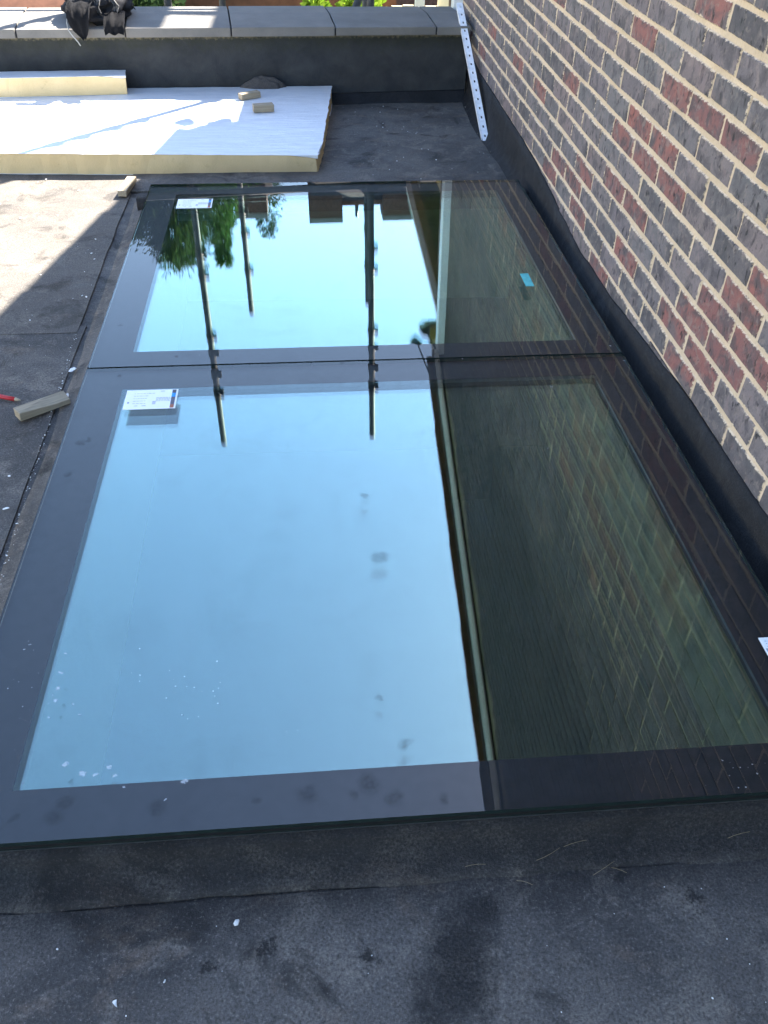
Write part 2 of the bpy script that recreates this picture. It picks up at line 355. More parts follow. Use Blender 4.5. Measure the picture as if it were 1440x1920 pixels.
M['leaf_dark'] = leafmat('dark_needles', (.018, .034, .014), (.05, .085, .03))
M['leaf_mid'] = leafmat('green_needles', (.03, .07, .02), (.075, .15, .04))
M['leaf_lime'] = leafmat('lime_leaves', (.14, .25, .02), (.26, .36, .04))
M['bark'] = simple('bark', (.07, .05, .035), .95, .1, nscale=10, var=.4, bump=.5)
def foil():
    t = NT('aluminium_foil_facing'); p = t.pos()
    w = t.noise(t.scale(p, (1.0, 7.0, 1.0)), 6, 6, .6, .6); b = t.noise(p, 38, 4, .6, .6)
    c = t.ramp(w, [(.3, (.56, .58, .62)), (.7, (.70, .72, .75))])
    t.bsdf(c, t.ramp(b, [(.3, .34), (.7, .5)]), .5, .18, t.bump(t.math('ADD', w, t.math('MULTIPLY', b, .4)), .35, .012)); return t.m
M['foil'] = foil()
def pir():
    t = NT('yellow_foam'); p = t.pos()
    a = t.noise(p, 5, 5, .6); b = t.noise(p, 140, 4, .6)
    c = t.ramp(a, [(.3, (.56, .43, .235)), (.7, (.65, .51, .30))])
    c = t.mix(t.ramp(t.noise(p, 22, 5, .7), [(.60, 0.0), (.74, .5)]), c, (.33, .24, .12))
    t.bsdf(c, .95, .1, 0, t.bump(b, .5, .003)); return t.m
M['pir'] = pir()
def wood(name, a, b):
    t = NT(name); p = t.objc()
    w = t.noise(t.scale(p, (3, 60, 60)), 3, 5, .6, .5); d = t.noise(p, 30, 4)
    c = t.ramp(w, [(.3, a), (.7, b)]); c = t.mix(t.ramp(d, [(.62, 0.0), (.8, .4)]), c, (.10, .08, .06))
    t.bsdf(c, .85, .2, 0, t.bump(w, .4, .001)); return t.m
M['softwood'] = wood('weathered_softwood', (.24, .195, .14), (.36, .30, .215))

# ------------------------------------------------------------------ the ground far below, and the flat roof
bm = bmesh.new(); box(bm, -1500, 1500, -1500, 1500, -3.4, -3.0); struct(obj('ground', bm, M['grass']))

def roofz(x, y, d=.10): return G0.z - d/NRM.z + BX*(x-G0.x) + CY*(y-G0.y)

# roof deck: four felted panels round the opening, one mesh with thickness, gently uneven
OX0, OX1, OY0, OY1 = -1.62, -.012, .90, 3.87        # opening below the glass
def ypar(x): return 5.655 + .083*x                 # face of the parapet, a few degrees out of square
bm = bmesh.new()
xs = [-4.0, -3.6, -3.2, -2.8, -2.4, -2.0, -1.8, OX0, -1.3, -.9, -.5, -.2, OX1]
ys = [-3.0, -2.2, -1.4, -.8, -.2, .1, .3, .5, .7, OY0, 1.4, 1.9, 2.4, 2.9, 3.4, OY1, 4.2, 4.6, 5.0, 5.4, 5.9]
gv = {}
for i, x in enumerate(xs):
    for j, y in enumerate(ys):
        gv[i, j] = bm.verts.new((x, y, roofz(x, y) + .006*nz(x, y, 0, 1.3)))
for i in range(len(xs)-1):
    for j in range(len(ys)-1):
        cx, cy = (xs[i]+xs[i+1])/2, (ys[j]+ys[j+1])/2
        if OX0 < cx < OX1 and OY0 < cy < OY1: continue
        bm.faces.new([gv[i, j], gv[i+1, j], gv[i+1, j+1], gv[i, j+1]])
ret = bmesh.ops.extrude_face_region(bm, geom=list(bm.faces))
for v in [g for g in ret['geom'] if isinstance(g, bmesh.types.BMVert)]: v.co.z -= .20
bmesh.ops.recalc_face_normals(bm, faces=list(bm.faces))
roof = struct(obj('flat_roof', bm, M['felt']))
# lapped felt sheets: each sheet a thin piece with its own raised edge
def sheet(x0, x1, y0, y1, dz, mat='felt', name='felt_sheet'):
    b = bmesh.new(); n1 = 26; n2 = 26
    g = {}
    for i in range(n1+1):
        for j in range(n2+1):
            x = x0 + (x1-x0)*i/n1; y = y0 + (y1-y0)*j/n2
            wob = .006*nz(x*3, y*3, dz*50, 2.0)
            xx = x + (wob if i in (0, n1) else 0); yy = y + (wob if j in (0, n2) else 0)
            g[i, j] = b.verts.new((xx, yy, roofz(xx, yy) + .006*nz(xx, yy, 0, 1.3) + dz + .0015*nz(xx, yy, 3, 6)))
    for i in range(n1):
        for j in range(n2): b.faces.new([g[i, j], g[i+1, j], g[i+1, j+1], g[i, j+1]])
    ed = [e for e in b.edges if len(e.link_faces) == 1]
    r = bmesh.ops.extrude_edge_only(b, edges=ed)
    for v in [q for q in r['geom'] if isinstance(q, bmesh.types.BMVert)]: v.co.z -= .012
    bmesh.ops.recalc_face_normals(b, faces=list(b.faces))
    return obj(name, b, M[mat], roof)
sheet(-3.95, -1.80, 2.75, 4.95, .008, 'felt_dusty'); sheet(-3.95, -1.78, .80, 2.80, .006); sheet(-3.95, -.02, -1.0, .735, .004)
sheet(-1.82, -.03, 4.12, 5.55, .010)

# walls of the extension below the roof, and the room under the rooflight
def wallbox(name, *a, mat='stock'): return struct(obj(name, bbox(*a), M[mat]))
wallbox('wall_left', -4.05, -3.80, -3.0, 6.0, -3.0, -.22)
wallbox('wall_far', -3.79, -.01, 5.66, 5.90, -3.0, -.24, mat='slab')
wallbox('wall_near', -3.79, -.01, -3.0, -2.75, -3.0, -.22, mat='slab')
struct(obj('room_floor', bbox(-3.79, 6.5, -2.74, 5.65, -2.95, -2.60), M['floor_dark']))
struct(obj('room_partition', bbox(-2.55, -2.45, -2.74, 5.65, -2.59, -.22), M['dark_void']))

# ------------------------------------------------------------------ felt kerb round the rooflights
kerb = empty('rooflight_kerb', (G0.x, G0.y, roofz(G0.x, G0.y)))
tag(kerb, 'black torched felt kerb carrying the two glass rooflights', 'kerb')
KW = kerb.matrix_world.copy(); KW = Matrix.Translation(kerb.location).inverted()
def kerb_side(name, a, b, out, run, mat='felt_dark'):
    # a, b in rooflight plane coordinates (u,v) along the outer face; out = outward unit vector (u,v); run = how far the skirt lies on the roof
    bmx = bmesh.new(); n = 40; rows = []
    for i in range(n+1):
        t = i/n; u = a[0]+(b[0]-a[0])*t; v = a[1]+(b[1]-a[1])*t
        wob = .010*nz(u*2.1, v*2.1, run*9, 2.0) + .004*nz(u, v, 4, 14)
        prof = [(-.07, -.038), (.003, -.038), (.006, -.050), (.014, -.066), (.030, -.080), (run*.75, -.0905), (run+wob, -.0955), (run+wob+.001, -.104), (-.07, -.104)]
        row = []
        for o, z in prof:
            k = .0025*nz(u*5, v*5, o*30+z*20, 3.0)
            row.append(bmx.verts.new(KW @ (RL @ Vector((u+out[0]*(o+k), v+out[1]*(o+k), z+k)))))
        rows.append(row)
    m = len(rows[0])
    for i in range(n):
        for k in range(m): bmx.faces.new([rows[i][k], rows[i][(k+1) % m], rows[i+1][(k+1) % m], rows[i+1][k]])
    bmx.faces.new(rows[0]); bmx.faces.new(rows[-1][::-1])
    bmesh.ops.recalc_face_normals(bmx, faces=list(bmx.faces))
    o = obj(name, bmx, M[mat], kerb, True); return o
kerb_side('felt_skirt', (-.06, 0), (W+.05, 0), (0, -1), .066, 'felt')
kerb_side('felt_skirt', (0, -.06), (0, D2+.06), (-1, 0), .085, 'felt')
kerb_side('felt_skirt', (-.06, D2), (W+.05, D2), (0, 1), .07)
kerb_side('felt_skirt', (W, -.06), (W, D2+.06), (1, 0), .05)
# lining of the shaft below the glass
def lining(name, x0, x1, y0, y1, z0, z1, mat='plaster'):
    return obj(name, bbox(x0-kerb.location.x, x1-kerb.location.x, y0-kerb.location.y, y1-kerb.location.y, z0-kerb.location.z, z1-kerb.location.z), M[mat], kerb)
lining('shaft_lining', -1.600, -1.575, .90, 3.86, -.42, .066, 'white_pvc')
lining('shaft_lining', -1.574, -.06, .872, .899, -.42, .09)
lining('shaft_lining', -1.574, -.06, 3.861, 3.885, -.42, .048)

# ------------------------------------------------------------------ the two rooflights
def ring(bmx, u0, u1, v0, v1, iu0, iu1, iv0, iv1, z0, z1, mat=0):
    for (a, b, c, d) in ((u0, u1, v0, iv0), (u0, u1, iv1, v1), (u0, iu0, iv0, iv1), (iu1, u1, iv0, iv1)):
        box(bmx, a, b, c, d, z0, z1, mat)
def rooflight(v0, v1, label):
    mw = RL @ Matrix.Translation((0, v0, -.038))
    t = empty('glass_rooflight', mw=mw); tag(t, label, 'rooflight', 'flush glass rooflights')
    d = v1-v0; Z = .038
    b = bmesh.new()
    fs = box(b, 0, W, 0, d, Z-.010, Z)
    fs[0].material_index = 1; fs[1].material_index = 0
    for f in fs[2:]: f.material_index = 2
    obj('outer_pane', b, [M['glass_outer'], M['glass_under'], M['glass_edge']], t)
    bu, bv = .1165, .105
    b = bmesh.new(); ring(b, .002, W-.002, .002, d-.002, bu, W-bu, bv, d-bv, Z-.0098, Z-.0092)
    obj('enamel_border', b, M['frit'], t)
    b = bmesh.new(); ring(b, .004, W-.004, .004, d-.004, .09, W-.09, .078, d-.078, Z-.0245, Z-.0130)
    obj('edge_seal', b, M['seal'], t)
    b = bmesh.new(); ring(b, .0905, W-.0905, .0785, d-.0785, bu-.004, W-bu+.004, bv-.004, d-bv+.004, Z-.0245, Z-.0130)
    obj('spacer_bar', b, M['spacer'], t)
    b = bmesh.new(); fs = box(b, .006, W-.006, .006, d-.006, Z-.031, Z-.025)
    for f in fs[2:]: f.material_index = 1
    obj('inner_pane', b, [M['glass_inner'], M['glass_edge']], t)
    b = bmesh.new(); ring(b, .008, W-.008, .008, d-.008, .075, W-.075, .070, d-.070, Z-.040, Z-.0315)
    obj('frame', b, M['frame'], t)
    return t
rooflight(0, D1-.004, 'large glass rooflight with black enamel border, the one framed by the bare felt kerb')
rooflight(D1+.004, D2, 'large glass rooflight with black enamel border, the one next to the foil insulation board')

# paper labels stuck on the glass
def paper(u, v, w, h, lab, rot=0.0, strip=True, seed=1):
    mw = RL @ Matrix.Translation((u, v, .0006)) @ Matrix.Rotation(rot, 4, 'Z')
    t = empty('paper_label', mw=mw); tag(t, lab, 'label', 'paper labels stuck on the rooflights')
    obj('sheet', bbox(0, w, 0, h, 0, .0006), M['paper'], t)
    rnd = random.Random(seed); b = bmesh.new()
    def dash(x, y, l, tk=.0016): box(b, x, x+l, y, y+tk, .0008, .0011)
    for k in range(5):
        x = w*.16
        while x < w*(.40 if k else .52):
            l = rnd.uniform(.003, .009); dash(x, h*(.80-.13*k), l, .0012); x += l+rnd.uniform(.0015, .003)
    for k in range(4):
        x = w*.60
        while x < w*.86:
            l = rnd.uniform(.003, .008); dash(x, h*(.56-.055*k), l); x += l+.002
    for k in range(3): dash(w*.54, h*(.36-.06*k), .009, .003)
    dash(w*.66, h*.90, .012, .002); dash(w*.06, h*.30, .005, .008); dash(w*.2, h*.16, .010); dash(w*.35, h*.16, .011)
    stuff(obj('print', b, M['ink'], t))
    if strip:
        x0, x1 = w*.89, w*.965
        for a, c, m in ((.80, .97, 'ink_dark'), (.60, .795, 'ink_blue'), (.20, .595, 'ink_dark'), (.03, .195, 'ink_red')):
            obj('colour_block', bbox(x0, x1, h*a, h*c, .0008, .0012), M[m], t)
    return t
def uv(p): q = RLi @ Vector(p); return q.x, q.y
u, v = uv((-1.545, 2.1045, .132)); paper(u, v, .143, .1015, 'white printed paper label with blue stripe on the rooflight by the felt kerb', .0, True, 1)
u, v = uv((-1.542, 3.634, .105)); paper(u, v, .143, .105, 'white printed paper label with blue stripe on the rooflight by the insulation board', .0, True, 2)
u, v = uv((-.143, 1.098, .166)); paper(u, v, .055, .054, 'small blank white paper label on the enamel border next to the brick wall', .0, False, 3)

# ------------------------------------------------------------------ the brick house: gable wall, bricks, verge, roof
PH, CO, Z0, Y0B = .225, .075, 1.0328, 2.6467
YC = 6.10                                     # far corner of the house
RK0 = (6.36, 2.294); RKS = .43                # rake: height of the roof edge above y
YR = .6; ZR = RK0[1] + RKS*(RK0[0]-YR)
def rake(y): return ZR - RKS*abs(y-YR)
house = empty('brick_house', (0, YC, -3.0)); tag(house, 'house with gable wall of purple grey and red bricks in pale mortar', 'house')
HW = Matrix.Translation((0, -YC, 3.0))
def hobj(name, b, mat, parent=None, smooth=False):
    for vv in b.verts: vv.co = HW @ vv.co
    return obj(name, b, mat, house if parent is None else parent, smooth)
YE = 2*YR - YC                                # near (hidden) corner
b = bmesh.new()                               # gable wall as a thick prism with a dark opening into the house below the roof
pts = [(YE, .60), (YE, rake(YE)-.12), (YR, ZR-.12), (YC, rake(YC)-.12), (YC, .60)]
def prism(b, pts, x0, x1):
    a = [b.verts.new((x0, y, z)) for y, z in pts]; c = [b.verts.new((x1, y, z)) for y, z in pts]
    b.faces.new(a); b.faces.new(c[::-1])
    for i in range(len(pts)):
        j = (i+1) % len(pts); b.faces.new([a[i], c[i], c[j], a[j]])
    bmesh.ops.recalc_face_normals(b, faces=list(b.faces))
prism(b, [(YE, -.25), (YE, rake(YE)-.12), (YR, ZR-.12), (YC, rake(YC)-.12), (YC, -.25)], 0, .28)
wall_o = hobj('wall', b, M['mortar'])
b = bmesh.new(); prism(b, [(YE, -3), (YE, rake(YE)-.14), (YE+.28, rake(YE)-.14), (YE+.28, -3)], .285, 7.0); hobj('wall', b, M['stock'])
b = bmesh.new(); prism(b, [(YC, -3), (YC, rake(YC)-.14), (YC-.28, rake(YC)-.14), (YC-.28, -3)], .285, 7.0); hobj('wall', b, M['stock'])
b = bmesh.new(); prism(b, [(YE+.29, -2.59), (YE+.29, rake(YE)-.2), (YR, ZR-.2), (YC-.29, rake(YC)-.2), (YC-.29, -2.59)], 6.7, 7.0); hobj('wall', b, M['stock'])
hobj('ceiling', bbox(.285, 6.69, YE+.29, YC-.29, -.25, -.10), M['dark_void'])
hobj('wall', bbox(0, .28, YE, -1.4, -3.0, -.2505), M['stock']); hobj('wall', bbox(0, .28, 5.0, YC, -3.0, -.2505), M['stock'])
hobj('concrete_band', bbox(-.018, .27, -1.39, 4.99, -.43, -.2505), M['limewash'])
hobj('lintel', bbox(-.030, .26, -1.39, 4.99, -.63, -.4305), M['lintel'])

# bricks
def uptop(y):                                  # top of the felt upstand on the wall
    P = [(-3, .22), (1.47, .219), (1.98, .212), (2.30, .188), (2.68, .157), (3.09, .146), (3.35, .165), (3.54, .181), (3.85, .204), (4.25, .213), (5.38, .214), (5.7, .245), (7, .245)]
    for (a, za), (c, zc) in zip(P, P[1:]):
        if a <= y <= c: return za + (zc-za)*(y-a)/(c-a)
    return .22
RED = {(-1, -2), (1, 0), (2, -3), (2, -2), (2, -1), (4, -1), (4, 0), (5, -2), (5, -1), (5, 0), (5, 3), (6, -4), (7, -5), (7, -4), (7, -1), (7, 0), (7, 5), (7, 7), (7, 10), (8, -4), (8, -3), (8, 2), (9, -4), (9, -3), (9, -1), (9, 2), (9, 3), (9, 11), (10, -3), (10, 4), (11, 0), (11, 5)}
BL, BH = .2145, .0625
def brick_mesh(seed, L=BL):
    r = random.Random(seed); b = bmesh.new()
    box(b, -.004, .02, -L/2, L/2, -BH/2, BH/2)
    for vv in b.verts: vv.co += Vector((r.uniform(-.0012, .0012), r.uniform(-.0022, .0022), r.uniform(-.0018, .0018)))
    fr = [e for e in b.edges if all(q.co.x < .01 for q in e.verts)]
    bmesh.ops.bevel(b, geom=fr, offset=.0035, segments=1, affect='EDGES')
    me = bpy.data.meshes.new('brick'); b.to_mesh(me); b.free(); return me
variants = [brick_mesh(k) for k in range(8)]
vgrey = []; vred = []
for me in variants:
    a = me.copy(); a.materials.append(M['brick']); vgrey.append(a)
    c = me.copy(); c.materials.append(M['brick_red']); vred.append(c)
cells = []
for i in range(-52, 17):
    zc = Z0 - CO*(i+.5)
    ph = Y0B + (PH/2 if i % 2 else 0)
    for j in range(-36, 17):
        ya = ph + PH*j + .005; yb = ph + PH*(j+1) - .005
        if yb > YC: yb = YC
        if ya < YE or yb - ya < .06: continue
        if zc + .04 > min(rake(ya), rake(yb)) - .15: continue
        cells.append((i, j, (ya+yb)/2, yb-ya, zc))
def area(c):
    i, j, yc, L, zc = c
    if zc + .02 < uptop(yc): return 0
    x, y, w = px((0, yc, zc))
    if w < .1: return 0
    A = [px((0, yc+s*L/2, zc+q*.03)) for s, q in ((-1, -1), (1, -1), (1, 1), (-1, 1))]
    if min(a[0] for a in A) > 1440 or max(a[1] for a in A) < 0 or min(a[1] for a in A) > 1920: return 0
    return abs(sum(A[k][0]*A[(k+1) % 4][1]-A[(k+1) % 4][0]*A[k][1] for k in range(4)))/2
ranked = sorted(cells, key=area, reverse=True)
near = [c for c in ranked[:300] if area(c) > 0]; nearset = set((c[0], c[1]) for c in near)
rb = random.Random(5)
for c in near:
    i, j, yc, L, zc = c
    red = (i, j) in RED or rb.random() < .012
    if L > .2: me = (vred if red else vgrey)[rb.randrange(8)]
    else:
        me = brick_mesh(100+i, L); me.materials.append(M['brick_red' if red else 'brick'])
    o = link('brick', me, wall_o)
    o.location = HW @ Vector((rb.uniform(-.0012, .0012), yc + rb.uniform(-.002, .002), zc + rb.uniform(-.0015, .0015)))
    o.rotation_euler = (rb.uniform(-.010, .010), 0, rb.uniform(-.004, .004))
b = bmesh.new(); b2 = bmesh.new()
for c in cells:
    if (c[0], c[1]) in nearset: continue
    i, j, yc, L, zc = c
    if zc - .04 < -.25: continue
    dy, dz = rb.uniform(-.003, .003), rb.uniform(-.002, .002)
    box(b2 if zc < .04 else b, -.004+rb.uniform(-.001, .001), .02, yc-L/2+dy, yc+L/2+dy, zc-.031+dz, zc+.031+dz)
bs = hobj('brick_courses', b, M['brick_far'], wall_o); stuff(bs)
stuff(hobj('old_brick_courses', b2, M['limewash'], wall_o))

# felt upstand dressed up the brick wall
b = bmesh.new(); rows = []; n = 150
for k in range(n+1):
    y = -2.9 + (ypar(0)-.005+2.9)*k/n
    zb = roofz(-.03, y) + .006; top = uptop(y) + .008*nz(y*4, 0, 1, 2)
    d = .005*nz(y*3, 1, 0, 2) + .003*nz(y*11, 4, 0, 2) + (.003 if (y*1.0) % 1.05 < .52 else 0)
    prof = [(-.002, top+.002), (-.012, top), (-.015+d, top-.04), (-.020+d, zb+.07), (-.030+d, zb+.030), (-.052, zb+.006), (-.072, zb+.001), (-.072, zb-.02), (-.002, zb-.02)]
    rows.append([b.verts.new((x, y, z)) for x, z in prof])
for k in range(n):
    for q in range(len(rows[0])):
        w = (q+1) % len(rows[0]); b.faces.new([rows[k][q], rows[k][w], rows[k+1][w], rows[k+1][q]])
b.faces.new(rows[0]); b.faces.new(rows[-1][::-1]); bmesh.ops.recalc_face_normals(b, faces=list(b.faces))
up = obj('felt_upstand', b, M['felt_dark'], None, True); tag(up, 'black felt upstand dressed along the foot of the brick gable wall', 'flashing')

# verge: soffit, bargeboard, tiles; roof planes; gutter end
sl_len = math.hypot(RK0[0]-YR, RKS*(RK0[0]-YR)); ang = math.atan(RKS)
def slope(y, off=0): return rake(y) + off
b = bmesh.new()
prism(b, [(YR, ZR-.02), (RK0[0], RK0[1]-.02), (RK0[0], RK0[1]-.08), (YR, ZR-.08)], -.06, 7.2); hobj('roof', b, M['slate'])
b = bmesh.new(); y2 = 2*YR-RK0[0]
prism(b, [(YR-.001, ZR-.02), (y2, RK0[1]-.02), (y2, RK0[1]-.08), (YR-.001, ZR-.08)], -.06, 7.2); hobj('roof', b, M['slate'])
b = bmesh.new()                                # pale verge trim with a splayed face, tucked under the tiles
tp = [(-.052, -.083), (-.050, -.110), (-.032, -.138), (-.020, -.142), (-.020, -.083)]
ra = [b.verts.new((x, YR, ZR+z)) for x, z in tp]; rc = [b.verts.new((x, RK0[0]-.08, rake(RK0[0]-.08)+z)) for x, z in tp]
b.faces.new(ra); b.faces.new(rc[::-1])
for k in range(5): b.faces.new([ra[k], rc[k], rc[(k+1) % 5], ra[(k+1) % 5]])
bmesh.ops.recalc_face_normals(b, faces=list(b.faces)); hobj('verge_trim', b, M['trim_grey'])
ntile = 19; g = (RK0[0]-YR)/ntile
b0 = None
for k in range(ntile):                         # verge tiles: each laps the one below, so the edge is stepped
    yb = RK0[0] - g*k + .02; ya = yb - g - .06
    z1 = rake(ya) + .0; z0 = rake(yb) + .022
    b = bmesh.new(); prism(b, [(ya, z1-.012), (yb, z0-.012), (yb, z0+.008), (ya, z1+.008)], -.100+.003*math.sin(k*2.3), .25)
    hobj('verge_tile', b, M['clay_tile'])
b = bmesh.new()                                # gutter along the eaves, end stop showing past the verge
pr = [(6.36+.055*math.cos(t), RK0[1]-.10+.055*math.sin(t)) for t in [math.pi+math.pi*k/8 for k in range(9)]]
pr += [(6.36+.048*math.cos(t), RK0[1]-.10+.048*math.sin(t)) for t in [2*math.pi-math.pi*k/8 for k in range(9)]]
prism(b, pr, -.07, 7.2); hobj('gutter', b, M['white_pvc'])
hobj('fascia', bbox(-.045, 7.1, 6.30, 6.32, RK0[1]-.20, RK0[1]-.04), M['white_pvc'])
hobj('soffit', bbox(-.045, 7.1, YC+.005, 6.30, RK0[1]-.20, RK0[1]-.185), M['white_pvc'])
b = bbox(-.055, .058, 6.11, 6.22, -3.0, 2.09); bevel(b, .006, 2); hobj('corner_post', b, M['white_pvc'])

# porch with a felted canopy behind the house corner
porch = empty('porch', (.6, 7.5, -3)); tag(porch, 'brown timber porch canopy with white edge trim behind the house corner', 'porch')
def pobj(name, b, mat):
    for vv in b.verts: vv.co -= Vector((.6, 7.5, -3))
    return obj(name, b, mat, porch)
def cz(y): return 2.02 - .09*(y-6.4)
b = bmesh.new(); prism(b, [(6.24, cz(6.24)), (9.0, cz(9.0)), (9.0, cz(9.0)-.05), (6.24, cz(6.24)-.05)], .02, 2.4); pobj('roof', b, M['felt'])
b = bmesh.new(); prism(b, [(6.24, cz(6.24)+.01), (9.0, cz(9.0)+.01), (9.0, cz(9.0)-.018), (6.24, cz(6.24)-.018)], .004, .018); pobj('edge_trim', b, M['white_pvc'])
b = bmesh.new(); prism(b, [(6.24, cz(6.24)-.020), (9.0, cz(9.0)-.020), (9.0, cz(9.0)-.20), (6.24, cz(6.24)-.20)], .006, .075); pobj('fascia', b, M['brown_wood'])
pobj('wall', bbox(.25, .33, 7.0, 8.9, -3, 1.6), M['cream']); pobj('window', bbox(.235, .248, 7.3, 8.0, .6, 1.45), M['glass_edge'])
pobj('post', bbox(.05, .13, 8.85, 8.93, -3, 1.74), M['white_pvc']); pobj('post', bbox(.05, .13, 6.90, 6.98, -3, 1.90), M['brown_wood'])

# security lights at the eaves corner
def floodlight(base, head, aim, lab):
    t = empty('security_light', base); tag(t, lab, 'light', 'security lights at the eaves corner')
    B = Vector(base); H = Vector(head)-B; A = Vector(aim).normalized()
    obj('arm', tubebm([(0, 0, 0), H*.6+Vector((0, 0, .01)), H], .008, 8), M['lamp_black'], t)
    R = A.to_track_quat('Z', 'Y').to_matrix().to_4x4(); R.translation = H
    b = bmesh.new(); prof = [(.014, -.075), (.036, -.06), (.046, -.03), (.052, .0), (.055, .022), (.050, .028)]
    rings = [[b.verts.new(R @ Vector((r*math.cos(2*math.pi*k/16), r*math.sin(2*math.pi*k/16)*.75, z))) for k in range(16)] for r, z in prof]
    for i in range(len(rings)-1):
        for k in range(16): b.faces.new([rings[i][k], rings[i][(k+1) % 16], rings[i+1][(k+1) % 16], rings[i+1][k]])
    b.faces.new(rings[0][::-1]); b.faces.new(rings[-1])
    obj('lamp_head', b, M['lamp_black'], t, True)
    b = bmesh.new(); bmesh.ops.create_cone(b, cap_ends=True, segments=16, radius1=.044, radius2=.044, depth=.006, matrix=R @ Matrix.Scale(.75, 4, (0, 1, 0)) @ Matrix.Translation((0, 0, .031)))
    obj('lens', b, M['galv'], t)
    return t
floodlight((-.046, 6.28, 2.13), (-.20, 6.36, 2.12), (-.7, .35, -.35), 'black security light on an arm, cable looping from it to the verge')
floodlight((-.046, 6.27, 2.17), (-.145, 6.22, 1.93), (-.25, .2, -1), 'black security light pointing down under the eaves corner')
cb = obj('lamp_cable', tubebm([Vector((-.19, 6.33, 2.13)) + Vector((.01*math.sin(3*t)+.10*t, -.42*t, .20*t - .0*math.sin(math.pi*t) + .10*t*(1-t))) for t in [k/14 for k in range(15)]], .006, 6), M['lamp_black'])
tag(cb, 'thin black cable looping from the security light up to the tiled verge', 'cable')

# ------------------------------------------------------------------ parapet with coping stones
pa = math.atan(.083)
PW = Matrix.Translation((0, ypar(0), -.3)) @ Matrix.Rotation(pa, 4, 'Z')
par = empty('parapet_wall', mw=PW); tag(par, 'low felt faced parapet wall capped with concrete coping stones', 'wall')
b = bmesh.new(); nx, nzv = 60, 14
x0, x1 = -4.0, -.028
g = [[b.verts.new((x0+(x1-x0)*i/nx, .006*nz(i*.35, q*.4, 2, 1) + (0.0 if q else -.0), .02+(.645-.02)*q/nzv)) for q in range(nzv+1)] for i in range(nx+1)]
for i in range(nx):
    for q in range(nzv): b.faces.new([g[i][q], g[i+1][q], g[i+1][q+1], g[i][q+1]])
# back and ends
r = bmesh.ops.extrude_edge_only(b, edges=[e for e in b.edges if len(e.link_faces) == 1])
for vv in [q for q in r['geom'] if isinstance(q, bmesh.types.BMVert)]: vv.co.y = .44
bmesh.ops.contextual_create(b, geom=[e for e in b.edges if len(e.link_faces) == 1])
bmesh.ops.recalc_face_normals(b, faces=list(b.faces))
obj('wall', b, M['parapet'], par)
# felt fillet at its foot
b = bmesh.new(); rows = []
for k in range(61):
    x = -3.95 + (3.92)*k/60; zz = roofz(x, ypar(x)) + .3
    rows.append([b.verts.new(p) for p in ((x, -.002, zz+.06), (x, -.014, zz+.055), (x, -.03+.003*nz(x*5, 0), zz+.022), (x, -.065+.006*nz(x*4, 1), zz+.012), (x, -.066, zz-.01), (x, -.002, zz-.01))])
for k in range(60):
    for q in range(6): b.faces.new([rows[k][q], rows[k][(q+1) % 6], rows[k+1][(q+1) % 6], rows[k+1][q]])
bmesh.ops.recalc_face_normals(b, faces=list(b.faces)); obj('felt_fillet', b, M['felt_dark'], par, True)
js = [-4.0, -3.66, -3.09, -2.52, -1.955, -1.388, -.812, -.232, -.030]
for k, (a, c) in enumerate(zip(js, js[1:])):
    b = bmesh.new(); dz = .003*math.sin(k*1.7); dy = .004*math.cos(k*2.1)
    pr = [(-.052+dy, .650), (-.052+dy, .694+dz), (.23, .712+dz), (.475, .702+dz), (.475, .650), (.42, .6462), (-.02, .6462)]
    av = [b.verts.new((a+.004, y, z)) for y, z in pr]; cv = [b.verts.new((c-.004, y, z)) for y, z in pr]
    b.faces.new(av); b.faces.new(cv[::-1])
    for i in range(len(pr)):
        j = (i+1) % len(pr); b.faces.new([av[i], cv[i], cv[j], av[j]])
    bmesh.ops.recalc_face_normals(b, faces=list(b.faces)); bevel(b, .005, 2)
    obj('coping_stone', b, M['coping'], par)
    if k: obj('mortar_joint', bbox(a-.0045, a+.0045, -.045, .468, .652, .688), M['felt_dark'], par)
COPZ = .405

